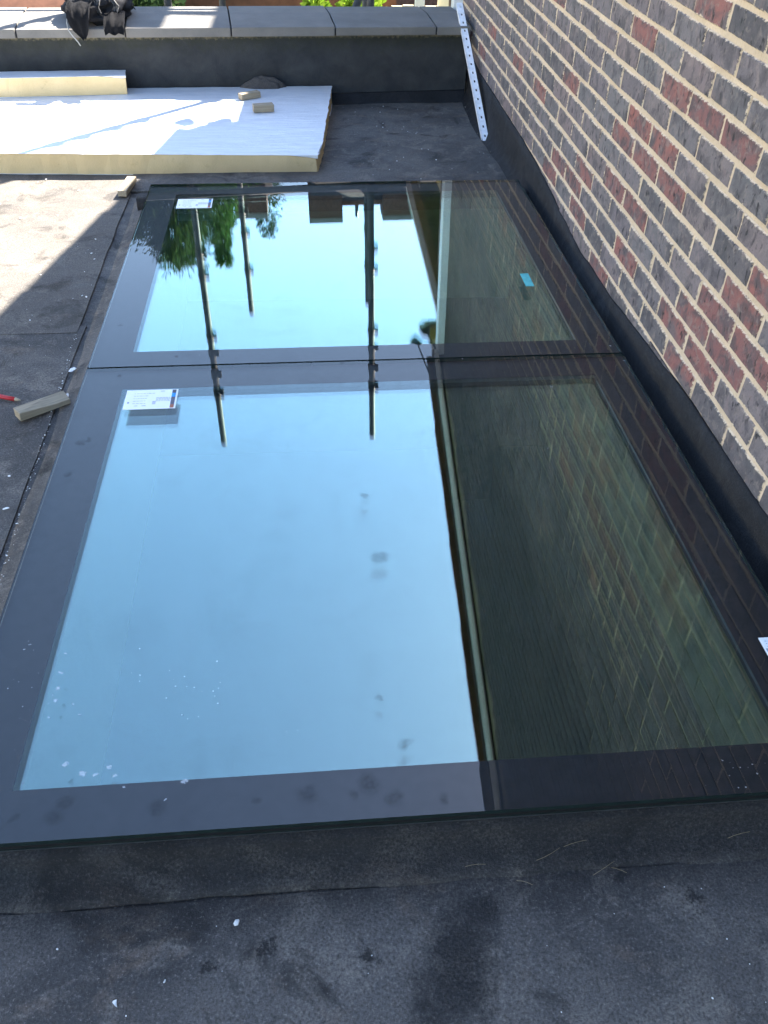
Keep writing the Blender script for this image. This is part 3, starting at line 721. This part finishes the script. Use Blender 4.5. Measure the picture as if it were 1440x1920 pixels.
# ------------------------------------------------------------------ insulation boards
def insulation(name_label, pts, z0, z1, rough=.004, tilt=0):
    # pts: four plan corners, counter-clockwise from near left
    c = sum((Vector(p) for p in pts), Vector((0, 0)))/4
    zb = z0
    t = empty('insulation_board', (c.x, c.y, zb)); tag(t, name_label, 'insulation', 'foil faced insulation boards')
    def slab(name, za, zc, inset, mat, sub=34):
        b = bmesh.new(); g = {}
        for s in (0, 1):
            for i in range(sub+1):
                for j in range(sub+1):
                    u, v = i/sub, j/sub
                    p = (Vector(pts[0])*(1-u)*(1-v) + Vector(pts[1])*u*(1-v) + Vector(pts[2])*u*v + Vector(pts[3])*(1-u)*v) - c
                    edge = i in (0, sub) or j in (0, sub)
                    if edge:
                        k = inset + rough*nz(p.x*9, p.y*9, (za+zc)*20+s, 1.6) + rough*.6*nz(p.x*40, p.y*40, s*3, 1)
                        p = p - p.normalized()*k
                    z = (zc if s else za) + tilt*p.y
                    cd_ = math.hypot((1-u)*(Vector(pts[1])-Vector(pts[0])).length, v*(Vector(pts[3])-Vector(pts[0])).length)
                    if cd_ < .16:                      # knocked corner
                        kk = (1-cd_/.16); z -= (.016*kk if s else 0)*(1+.8*nz(p.x*30, p.y*30, 2)); p = p - p.normalized()*kk*(.014 + .012*nz(p.x*40, p.y*40, s*2+7))
                    if mat == 'foil' and s: z += .0012*nz(p.x*7, p.y*14, 5, 1.3)
                    g[s, i, j] = b.verts.new((p.x, p.y, z))
        for i in range(sub):
            for j in range(sub):
                b.faces.new([g[1, i, j], g[1, i+1, j], g[1, i+1, j+1], g[1, i, j+1]]); b.faces.new([g[0, i, j], g[0, i, j+1], g[0, i+1, j+1], g[0, i+1, j]])
        for k in range(sub):
            for q in ([(k, 0), (k+1, 0)], [(sub, k), (sub, k+1)], [(k+1, sub), (k, sub)], [(0, k+1), (0, k)]):
                b.faces.new([g[0, *q[0]], g[0, *q[1]], g[1, *q[1]], g[1, *q[0]]])
        bmesh.ops.recalc_face_normals(b, faces=list(b.faces))
        return obj(name, b, M[mat], t)
    h = z1-z0
    slab('foam_core', .0018, h-.0014, .002, 'pir', 60); slab('foil_facing', h-.0013, h, -.001, 'foil', 60); slab('foil_backing', 0, .0016, -.001, 'foil', 12)
    return t
zb = roofz(-1.9, 4.9) + .014
insulation('big foil faced insulation board lying flat on the felt, front edge yellow foam', [(-3.30, 4.385), (-.933, 4.335), (-.827, 5.545), (-3.25, 5.38)], zb, .088, .006)
insulation('narrow foil faced insulation offcut lying on top of the big board', [(-3.25, 5.19), (-1.945, 5.335), (-1.975, 5.455), (-3.25, 5.33)], .0895, .187, .004)

# ------------------------------------------------------------------ small things lying about
def block(c, L, Wd, H, rz, lab, z, notch=False):
    t = bmesh.new(); box(t, -L/2, L/2, -Wd/2, Wd/2, 0, H)
    r = random.Random(int(L*1e4)+int(c[0]*100))
    for vv in t.verts: vv.co += Vector((r.uniform(-.003, .003), r.uniform(-.0015, .0015), r.uniform(-.001, .001) if vv.co.z > .001 else 0))
    if notch:
        bmesh.ops.bisect_plane(t, geom=list(t.verts)+list(t.edges)+list(t.faces), plane_co=(L*.17, 0, 0), plane_no=(1, .25, 0))
        for vv in t.verts:
            if vv.co.x > L*.2 and vv.co.y < 0 and vv.co.z > .01: vv.co.z -= .012; vv.co.y += .002
    bevel(t, .0012, 1)
    o = obj('timber_block', t, M['softwood']); o.location = (c[0], c[1], z); o.rotation_euler = (0, 0, rz)
    tag(o, lab, 'timber offcut', 'sawn timber offcuts'); return o
block((-1.806, 2.262), .150, .038, .028, math.radians(36), 'split timber offcut lying on the felt beside the red pencil', roofz(-1.8, 2.26)+.008+.004, True)
block((-1.815, 4.125), .19, .040, .026, math.radians(84), 'timber offcut lying on the felt at the edge of the sunlit patch', roofz(-1.81, 4.12)+.014)
block((-1.292, 5.275), .120, .038, .030, math.radians(33), 'timber offcut on the foil board, set askew nearer the parapet', .0905)
block((-1.212, 5.035), .110, .045, .036, math.radians(12), 'stubby timber offcut on the foil board farther from the parapet', .0905)

pc = empty('red_pencil', (-1.93, 2.335, roofz(-1.93, 2.335)+.013)); tag(pc, 'flat red carpenter pencil with a bare tip lying on the felt', 'pencil')
pd = Vector((.93, -.34, 0)).normalized()
obj('shaft', tubebm([-pd*.12, pd*.030], .0065, 6), M['red_paint'], pc); obj('tip', tubebm([pd*.0305, pd*.040, pd*.050], [.0062, .0045, .0016], 6), M['softwood'], pc)
obj('lead', tubebm([pd*.0502, pd*.056], [.0015, .0008], 6), M['lead'], pc)

# perforated galvanised angle leaning on the coping
A = Vector((-.047, 4.79, roofz(-.05, 4.79)+.014)); B = Vector((-.072, 5.80, .476))
mid_dir = (B-A); Ls = mid_dir.length; ydir = mid_dir.normalized(); xdir = Vector((1, 0, 0)); xdir = (xdir - ydir*xdir.dot(ydir)).normalized(); zdir = xdir.cross(ydir)
SM = Matrix(((xdir.x, ydir.x, zdir.x, A.x), (xdir.y, ydir.y, zdir.y, A.y), (xdir.z, ydir.z, zdir.z, A.z), (0, 0, 0, 1)))
st = empty('perforated_strip', mw=SM); tag(st, 'perforated galvanised metal angle leaning from the roof onto the coping', 'metal strip')
b = bmesh.new(); nh = 16; pitch = Ls/nh; w = .035
def lay(z):
    R = {}
    yy = []
    for k in range(nh): yy += [pitch*k, pitch*k+pitch/2-.009, pitch*k+pitch/2+.009]
    yy.append(Ls)
    xx = [-w/2, -.004, .004, w/2]
    for i, x in enumerate(xx):
        for j, y in enumerate(yy): R[i, j] = b.verts.new((x, y, z))
    return R, len(xx), len(yy)
T, nxx, nyy = lay(.0015); Bt, _, _ = lay(0)
for i in range(nxx-1):
    for j in range(nyy-1):
        if i == 1 and j % 3 == 1:
            for (p, q) in (((i, j), (i+1, j)), ((i+1, j), (i+1, j+1)), ((i+1, j+1), (i, j+1)), ((i, j+1), (i, j))):
                b.faces.new([T[q], T[p], Bt[p], Bt[q]])
            continue
        b.faces.new([T[i, j], T[i+1, j], T[i+1, j+1], T[i, j+1]]); b.faces.new([Bt[i, j], Bt[i, j+1], Bt[i+1, j+1], Bt[i+1, j]])
bmesh.ops.recalc_face_normals(b, faces=list(b.faces))
obj('perforated_flange', b, M['galv'], st); obj('plain_flange', bbox(-w/2-.0022, -w/2-.0005, 0.02, Ls-.01, -.016, .004), M['galv'], st)

# hooded top thrown over the coping
hd = empty('black_hooded_top', (-2.11, 5.72, COPZ)); tag(hd, 'crumpled black hooded top thrown over the sunny end of the coping', 'clothing')
def ridged(x, y, z):
    a = 1-abs(nz(x, y, z, 9)); c = 1-abs(nz(x+3, y, z, 19)); return a*a*.032 + c*c*.014
def lump(c, r, seed, sq=(1, 1, 1), folds=1.0, sub=5):
    b = bmesh.new(); bmesh.ops.create_icosphere(b, subdivisions=sub, radius=1)
    for vv in b.verts:
        d = vv.co.normalized(); f = ridged(d.x*.16+seed, d.y*.16, d.z*.16)*folds
        k = 1 + (f-.026)/max(r)*1.7
        vv.co = Vector((d.x*r[0], d.y*r[1], d.z*r[2]))*k + Vector(c)
        if vv.co.y > -.20 and vv.co.z < .006: vv.co.z = .006 + .15*max(vv.co.z, -.04)*0
    return b
obj('body', lump((.000, -.035, .052), (.158, .185, .088), 1.0, folds=1.25), M['cloth_black'], hd, True)
obj('hood', lump((.072, -.045, .085), (.080, .105, .070), 4.0, folds=1.0), M['cloth_black'], hd, True)
obj('hem', lump((-.085, -.05, .070), (.075, .13, .070), 8.0, folds=1.0), M['cloth_black'], hd, True)
# left sleeve falling over the edge to a point
def ribbon(path, widths, thick, seed):
    b = bmesh.new(); rows = []
    for i, (p, wd) in enumerate(zip(path, widths)):
        p = Vector(p); row = []
        for k in range(13):
            t = k/12*2-1
            row.append(b.verts.new(p + Vector((t*wd, -.010*abs(math.sin(t*4+seed)) - .012*nz(t*2.2, i*.5, seed, 1.5), .006*math.sin(t*6+seed+i*.4)))))
        rows.append(row)
    for i in range(len(rows)-1):
        for k in range(12): b.faces.new([rows[i][k], rows[i][k+1], rows[i+1][k+1], rows[i+1][k]])
    r = bmesh.ops.solidify(b, geom=list(b.faces), thickness=thick)
    bmesh.ops.recalc_face_normals(b, faces=list(b.faces)); return b
fy = ypar(-2.15)-.056-5.72
obj('sleeve', ribbon([(-.055, fy+.08, .105), (-.06, fy+.015, .085), (-.062, fy-.02, .040), (-.060, fy-.022, .005), (-.054, fy-.026, -.015), (-.046, fy-.026, -.035), (-.042, fy-.026, -.055)], [.065, .064, .060, .052, .040, .024, .006], .008, 1), M['cloth_black'], hd, True)
obj('cuff', ribbon([(.115, fy+.10, .055), (.118, fy+.03, .035), (.118, fy-.012, .012), (.118, fy-.020, -.005), (.116, fy-.022, -.030)], [.055, .056, .054, .052, .048], .010, 3), M['cloth_black'], hd, True)
obj('drawcord', tubebm([(-.118, fy+.02, .06), (-.125, fy-.012, .02), (-.118, fy-.036, -.010), (-.098, fy-.040, -.04), (-.078, fy-.040, -.065), (-.068, fy-.038, -.085)], .0032, 6), M['cord'], hd)
obj('drawcord', tubebm([(.10, .05, .17), (.14, .03, .10), (.17, .02, .055), (.195, -.005, .03)], .003, 6), M['lamp_black'], hd)
obj('lining_fold', ribbon([(.02, -.20, .125), (.035, -.215, .105), (.03, -.228, .075), (.045, -.236, .05)], [.012, .014, .010, .006], .004, 2), M['lining'], hd, True)
obj('lining_fold', ribbon([(.085, -.165, .135), (.10, -.175, .12), (.125, -.178, .085), (.115, -.185, .055)], [.010, .010, .014, .016], .004, 5), M['lining'], hd, True)

# sack behind the board
b = bmesh.new(); bmesh.ops.create_icosphere(b, subdivisions=5, radius=1)
for vv in b.verts:
    d = vv.co.normalized(); k = 1 + .9*(ridged(d.x*.2+7, d.y*.2, d.z*.2)-.026)/.05*.28
    vv.co = Vector((d.x*.145, d.y*.045, max(d.z, -.2)*.115))*k
    vv.co.x += .03*d.z
o = obj('grey_sack', b, M['cloth_grey'], None, True); o.location = (-1.235, 5.505, roofz(-1.235, 5.5)+.052); tag(o, 'rumpled grey sack behind the foil board at the foot of the parapet', 'sack')

# plaster crumbs and straws scattered over the felt
def scatter(name, n, region, smin, smax, mat, zoff, seed, ok=None):
    r = random.Random(seed); b = bmesh.new(); k = 0
    while k < n:
        x = r.uniform(region[0], region[1]); y = r.uniform(region[2], region[3])
        if ok and not ok(x, y): continue
        s = smin + (smax-smin)*r.random()**4; z = roofz(x, y) + zoff(x, y) + s*.3
        m = Matrix.Translation((x, y, z)) @ Matrix.Rotation(r.uniform(0, 6), 4, 'Z') @ Matrix.Rotation(r.uniform(-.5, .5), 4, 'X') @ Matrix.Diagonal((s*r.uniform(.6, 1.5), s*r.uniform(.4, 1), s*.45, 1))
        q = bmesh.ops.create_icosphere(b, subdivisions=1, radius=1, matrix=m)
        for vv in q['verts']: vv.co += Vector((r.uniform(-1, 1), r.uniform(-1, 1), r.uniform(-.3, .3)))*s*.22
        k += 1
    return stuff(obj(name, b, mat))
def outside(x, y):
    if y < .735: return True
    if x < -1.80 and y < 4.3: return True
    return x > -.80 and 4.05 < y < 5.5
def zo(x, y): return .006*nz(x, y, 0, 1.3) + (.005 if y < .735 else .011)
c3 = scatter('mortar_droppings', 90, (-.068, -.040, .9, 5.5), .0010, .0060, M['mortar'], lambda x, y: .008, 17); tag(c3, 'crumbs of dropped mortar along the foot of the brick wall', 'debris')
c1 = scatter('plaster_crumbs', 420, (-2.7, -.05, .1, 5.5), .0010, .0048, M['chip'], zo, 3, outside); tag(c1, 'tiny white plaster crumbs scattered over the black felt', 'debris')
def online(x, y): return abs(x - (-1.70 - .036*(y))) < .006
c2 = scatter('plaster_dust_line', 150, (-1.83, -1.72, 1.5, 2.75), .0007, .0030, M['chip'], lambda x, y: zo(x, y)-.001, 13, online); tag(c2, 'thin broken line of white plaster dust along the felt lap', 'debris')
def chip(x, y, s, lab, seed):
    r = random.Random(seed); b = bmesh.new(); bmesh.ops.create_icosphere(b, subdivisions=1, radius=1)
    for vv in b.verts:
        d = vv.co.copy(); k = r.uniform(.45, 1.25); vv.co = Vector((d.x*s*1.25*k, d.y*s*.65*k, d.z*s*.30*k))
    o = obj('plaster_chip', b, M['chip']); o.location = (x, y, roofz(x, y)+zo(x, y)+s*.3); o.rotation_euler = (0, 0, r.uniform(0, 3))
    tag(o, lab, 'debris', 'white plaster chips'); return o
chip(-1.765, 2.485, .016, 'largest white plaster chip, on the felt close to the split timber offcut', 2)
chip(-1.755, 2.335, .011, 'white plaster chip touching the end of the split timber offcut', 5)
chip(-1.805, 1.80, .0075, 'small white plaster chip on the felt along the rooflight edge', 8)
chip(-1.36, .583, .006, 'small white plaster chip alone on the bare felt before the kerb', 9)
def straws(n, region, seed, ln, zf):
    r = random.Random(seed); b = bmesh.new()
    for k in range(n):
        x = r.uniform(region[0], region[1]); y = r.uniform(region[2], region[3]); a = r.uniform(-.5, .5); l = ln*r.uniform(.4, 1.0); bend = r.uniform(-1, 1)
        pts = [(x+l*t*math.cos(a), y+l*t*math.sin(a)+.010*t*t*bend, zf(x, y)+.002+.004*t) for t in (0, .33, .66, 1)]
        tube(b, pts, .00035, 4)
    return b
s1 = stuff(obj('dry_straws', straws(7, (-.85, -.30, .715, .775), 4, .05, lambda x, y: roofz(x, y)+.014+max(0, (y-.745))*.4), M['stick'])); tag(s1, 'thin dry straws and needles lying along the foot of the kerb', 'debris')

# small teal sticker on the far rooflight
u0, v0 = uv(glass_at(986, 537)); u1, v1 = uv(glass_at(990, 513))
o = obj('teal_sticker', bbox(0, .030, 0, v1-v0, .0003, .0008), M['tape']); o.matrix_world = RL @ Matrix.Translation((u0, v0, 0))
tag(o, 'small blank teal sticker on the rooflight glass near the brick wall', 'sticker')

# ------------------------------------------------------------------ scaffold beyond the parapet
sc = empty('scaffold_tower', (-1.17, 6.9, -3)); tag(sc, 'galvanised tube scaffold standing just beyond the parapet', 'scaffold')
off = Vector((-1.17, 6.9, -3))
def stube(name, a, c, r=.0242, mat='scaf'):
    return obj(name, tubebm([Vector(a)-off, Vector(c)-off], r, 12), M[mat], sc)
STD = [(-1.795, 6.25, 2.93), (-.555, 6.25, 2.93), (-1.55, 7.5, 2.36), (-.495, 7.5, 2.31)]
def coupler(x, y, z, parent=sc):
    b = bmesh.new(); tube(b, [Vector((x, y, z-.035))-off, Vector((x, y, z+.030))-off], .031, 12)
    box(b, x+.02-off.x, x+.050-off.x, y-.022-off.y, y+.022-off.y, z-.022-off.z, z+.022-off.z)
    return obj('coupler', b, M['scaf_black'], parent)
for x, y, zt in STD: stube('standard', (x, y, -3), (x, y, zt))
for x, y, zt in STD[:2]:
    for z in (.88, 1.30, 1.46, 1.95, 2.12): coupler(x, y, z)
    for z in (2.31, 2.46): coupler(x, y, z)
for x, y, zt in STD[2:]:
    for z in (1.45, 1.62, 1.95): coupler(x, y, z)
stube('ledger', (-3.5, 6.057, .885), (-.30, 6.323, .885)); stube('ledger', (-1.9, 7.552, .60), (-.2, 7.552, .60))
stube('transom', (-1.845, 6.0, .55-.9), (-1.845, 7.9, .55-.9)); stube('transom', (-.605, 6.0, -.35), (-.605, 7.9, -.35))
stube('brace', (-1.75, 6.35, -2.6), (-.60, 6.35, .45), .0242)

# unseen boards added beyond the house corner to cast the coping's striped shadow
sp = empty('shadow_platform', (1.6, 9.3, -3)); tag(sp, 'unseen high board platform added to cast striped shadow on the coping', 'scaffold')
off2 = Vector((1.6, 9.3, -3))
def sp_o(name, b, mat):
    for vv in b.verts: vv.co -= off2
    return obj(name, b, M[mat], sp)
sp_o('board', bbox(.435, .69, 8.08, 10.4, 3.90, 3.938), 'board_wood')
for k in range(7): sp_o('board', bbox(.965+.23*k, .965+.23*k+.225, 8.08+.02*(k % 3), 10.4, 3.90, 3.938), 'board_wood')
sp_o('shadow_batten', bbox(.40, 2.70, 8.30, 8.385, 3.8455, 3.8985), 'board_wood')  # added bar, widens one dark stripe on the coping
for y in (8.6, 9.2, 10.2): sp_o('transom', tubebm([(.35, y, 3.872), (2.75, y, 3.872)], .0242, 12), 'scaf')
for x in (1.25, 2.6):
    for y in (9.25, 10.25): sp_o('standard', tubebm([(x, y, -3), (x, y, 4.6)], .0242, 12), 'scaf')

# ------------------------------------------------------------------ neighbours: houses, trees, garden things
def nhouse(x0, x1, yf, yr, ze, zr, lab, chim):
    t = empty('neighbour_house', ((x0+x1)/2, yr, -3)); tag(t, lab, 'house', 'houses beyond the garden'); o = Vector(((x0+x1)/2, yr, -3)); yb = 2*yr-yf
    def q(name, b, mat, parent=None):
        for vv in b.verts: vv.co -= o
        return obj(name, b, M[mat], parent or t)
    b = bmesh.new(); prism(b, [(yf, -3), (yf, ze), (yr, zr-.1), (yb, ze), (yb, -3)], x0, x1); wl = q('wall', b, 'stock')
    for s, ya in ((1, yf), (-1, yb)):
        b = bmesh.new(); prism(b, [(yr, zr), (ya-.3*s, ze-.05), (ya-.3*s, ze-.17), (yr, zr-.12)], x0-.15, x1+.15); q('roof', b, 'slate')
    b = bmesh.new(); tube(b, [(x0-.15, yr, zr), (x1+.15, yr, zr)], .11, 8); q('ridge_tile', b, 'clay_tile')
    w = 1.1; n = int((x1-x0)/2.6)
    for k in range(n):
        cx = x0 + (x1-x0)*(k+.5)/n
        for zc in (.2, 2.9):
            if zc+1.1 > ze: continue
            f = q('window', bbox(cx-.62, cx+.62, yf-.05, yf+.02, zc-.65, zc+.65), 'white_pvc')
            for e in (-1, 1): q('pane', bbox(cx+e*.30-.26, cx+e*.30+.26, yf-.062, yf-.051, zc-.57, zc+.57), 'glass_edge', f)
    for (a, c, zt) in chim:
        ch = q('chimney', bbox(a, c, yr-.45, yr+.45, zr-.9, zt-.14), 'stock')
        q('chimney_cap', bbox(a-.0, c+.0, yr-.47, yr+.47, zt-.138, zt), 'slab', ch)
    return t
nhouse(-.70, 9.0, 21.5, 25, 4.6, 7.30, 'brick house with two wide chimney stacks, rising beyond the parapet and scaffold', [(-.93, .0, 7.72), (1.12, 2.03, 7.70)])
nhouse(-10.5, -2.05, 21.5, 25, 4.3, 6.95, 'brick house with one end chimney standing behind the conifers', [(-2.95, -2.07, 7.53)])
b = tubebm([(.42, 25, 7.2), (.42, 25, 7.72)], .05, 8)
o = obj('vent_pipe', b, M['lamp_black']); tag(o, 'thin dark vent pipe on the ridge between two chimney stacks', 'pipe')

rh = empty('warm_bounce_house', (-16.5, 3.0, -3)); tag(rh, 'unseen cream house added to bounce warm light onto the brick gable', 'house')  # added out of view as a warm reflector for the brick wall
def rq(n_, b, m, par=None):
    for vv in b.verts: vv.co -= Vector((-16.5, 3.0, -3))
    return obj(n_, b, M[m], par or rh)
rq('wall', bbox(-21, -12, -7, 13, -3, 4.6), 'cream_render')
b = bmesh.new(); a = [b.verts.new((-16.5, y, 7.6)) for y in (-4, 10)]; c = [b.verts.new(q) for q in ((-21.4, -7.4, 4.5), (-11.6, -7.4, 4.5), (-11.6, 13.4, 4.5), (-21.4, 13.4, 4.5))]
for f in ((a[0], c[0], c[1]), (a[0], c[1], c[2], a[1]), (a[1], c[2], c[3]), (a[1], c[3], c[0], a[0]), (c[3], c[2], c[1], c[0])): b.faces.new(f)
bmesh.ops.recalc_face_normals(b, faces=list(b.faces)); rq('roof', b, 'slate')
for k in range(4):
    for zc in (-1.3, 2.2):
        f = rq('window', bbox(-11.99, -11.95, -5.2+5*k, -3.6+5*k, zc, zc+1.3), 'white_pvc')
        for e in (0, 1): rq('pane', bbox(-11.949, -11.93, -5.1+5*k+.76*e, -4.46+5*k+.76*e, zc+.1, zc+1.2), 'glass_edge', f)

def conifer(x, y, ztop, h, rad, mat, lab, seed, npt=9000, droop=.35, shape=1.0):
    t = empty('conifer_tree', (x, y, -3)); tag(t, lab, 'tree', 'trees beyond the garden')
    H = ztop+3
    obj('trunk', tubebm([(0, 0, 0), (.05, 0, H*.5), (0, 0, H*.97)], [.22, .13, .02], 8), M['bark'], t)
    r = random.Random(seed); vs = []; fs = []
    nb = npt//22
    for k in range(nb):
        f = r.random()**.75; zc = H - h*f; a = r.uniform(0, 2*math.pi)
        rr = rad*(f**shape)*(.72+.42*r.random())*(1+.22*math.sin(3*a+zc*1.7+seed)); L = max(.12, rr)
        d = Vector((math.cos(a), math.sin(a), droop*r.uniform(.2, 1.4)))
        for q in range(22):
            s = r.uniform(.18, 1.0)**.7; p = Vector((0, 0, zc)) + d*L*s + Vector((r.uniform(-.09, .09), r.uniform(-.09, .09), r.uniform(-.09, .09)))*(1.1-.4*s)
            l = r.uniform(.05, .16); w = l*.11
            e = (d.normalized() + Vector((r.uniform(-.6, .6), r.uniform(-.6, .6), r.uniform(-.3, .8)))).normalized(); sd = e.orthogonal().normalized(); sd.rotate(Matrix.Rotation(r.uniform(0, 6.28), 3, e))
            i0 = len(vs); vs += [p, p+e*l*.5+sd*w, p+e*l, p+e*l*.5-sd*w]; fs.append((i0, i0+1, i0+2, i0+3))
    me = bpy.data.meshes.new('crown'); me.from_pydata([tuple(q) for q in vs], [], fs); link('crown', me, t, M[mat])
    return t
conifer(-3.15, 22.0, 7.72, 7.5, 2.3, 'leaf_mid', 'bright green pointed conifer between the neighbouring houses', 2, 52000, .7, 1.05)
conifer(-3.68, 18.0, 5.95, 5.0, 1.60, 'leaf_dark', 'dark bushy conifer left of the scaffold tubes', 5, 56000, .85, .48)
conifer(-4.30, 17.0, 5.15, 4.6, 1.0, 'leaf_dark', 'thin dark conifer at the outer end of the tree row', 9, 26000, .9, .55)
conifer(-2.32, 29.0, 9.6, 6.0, 1.15, 'leaf_dark', 'sparse dark conifer rising behind the end chimney', 12, 13000, .9, .5)
def shrub(x, y, z0, rx, rz, mat, lab, seed, n=2600):
    t = empty('garden_shrub', (x, y, -3)); tag(t, lab, 'shrub', 'shrubs in the garden')
    obj('stem', tubebm([(0, 0, 0), (.03, 0, z0+3)], [.05, .02], 6), M['bark'], t)
    r = random.Random(seed); vs = []; fs = []
    for k in range(n):
        d = Vector((r.gauss(0, 1), r.gauss(0, 1), r.gauss(0, 1))).normalized()*(r.random()**.4)
        p = Vector((d.x*rx, d.y*rx, d.z*rz + z0+3)); l = r.uniform(.05, .12); e = Vector((r.uniform(-1, 1), r.uniform(-1, 1), r.uniform(-.2, 1))).normalized(); sd = e.orthogonal().normalized()*l*.35
        i0 = len(vs); vs += [p, p+e*l*.5+sd, p+e*l, p+e*l*.5-sd]; fs.append((i0, i0+1, i0+2, i0+3))
    me = bpy.data.meshes.new('foliage'); me.from_pydata([tuple(q) for q in vs], [], fs); link('foliage', me, t, M[mat]); return t
shrub(-2.72, 12.0, -1.0, .42, .75, 'leaf_dark', 'dark green shrub behind the hooded top', 21)
shrub(-.75, 11.4, -.95, .16, .6, 'leaf_lime', 'slim lime green shrub in front of the red garden wall', 22, 1500)
shrub(-.22, 11.6, -.95, .30, .6, 'leaf_lime', 'broad lime green shrub next to the timber fence', 23)
shed = empty('garden_shed', (-6, 12.6, -3)); tag(shed, 'low garden shed with terracotta tiled roof', 'shed')
def shq(n_, b, m):
    for vv in b.verts: vv.co -= Vector((-6, 12.6, -3))
    obj(n_, b, M[m], shed)
shq('wall', bbox(-8.6, -3.55, 11.7, 13.6, -3, -1.15), 'stock')
b = bmesh.new(); prism(b, [(11.4, -1.15), (12.6, -.25), (13.9, -1.15), (13.9, -1.25), (12.6, -.35), (11.4, -1.25)], -8.8, -3.40); shq('roof', b, 'terracotta')
gw = empty('garden_wall', (-1.3, 13.0, -3)); tag(gw, 'red brick garden wall behind the shrubs', 'wall')
b = bbox(-2.3, 1.6, -.1, .1, 0, 2.7); obj('wall', b, M['terracotta'], gw); obj('coping', bbox(-2.32, 1.62, -.13, .13, 2.702, 2.76), M['slab'], gw)
fe = empty('timber_fence', (1.2, 11.0, -3)); tag(fe, 'pale timber fence of upright boards beyond the coping', 'fence')
for k in range(17): obj('paling', bbox(-1.15+.125*k, -1.15+.125*k+.118, -.012, .012, .05, 2.52+.012*math.sin(k*2.2)), M['cream'], fe)
for z in (.5, 2.0): obj('rail', bbox(-1.15, .97, .013, .06, z, z+.08), M['cream'], fe)
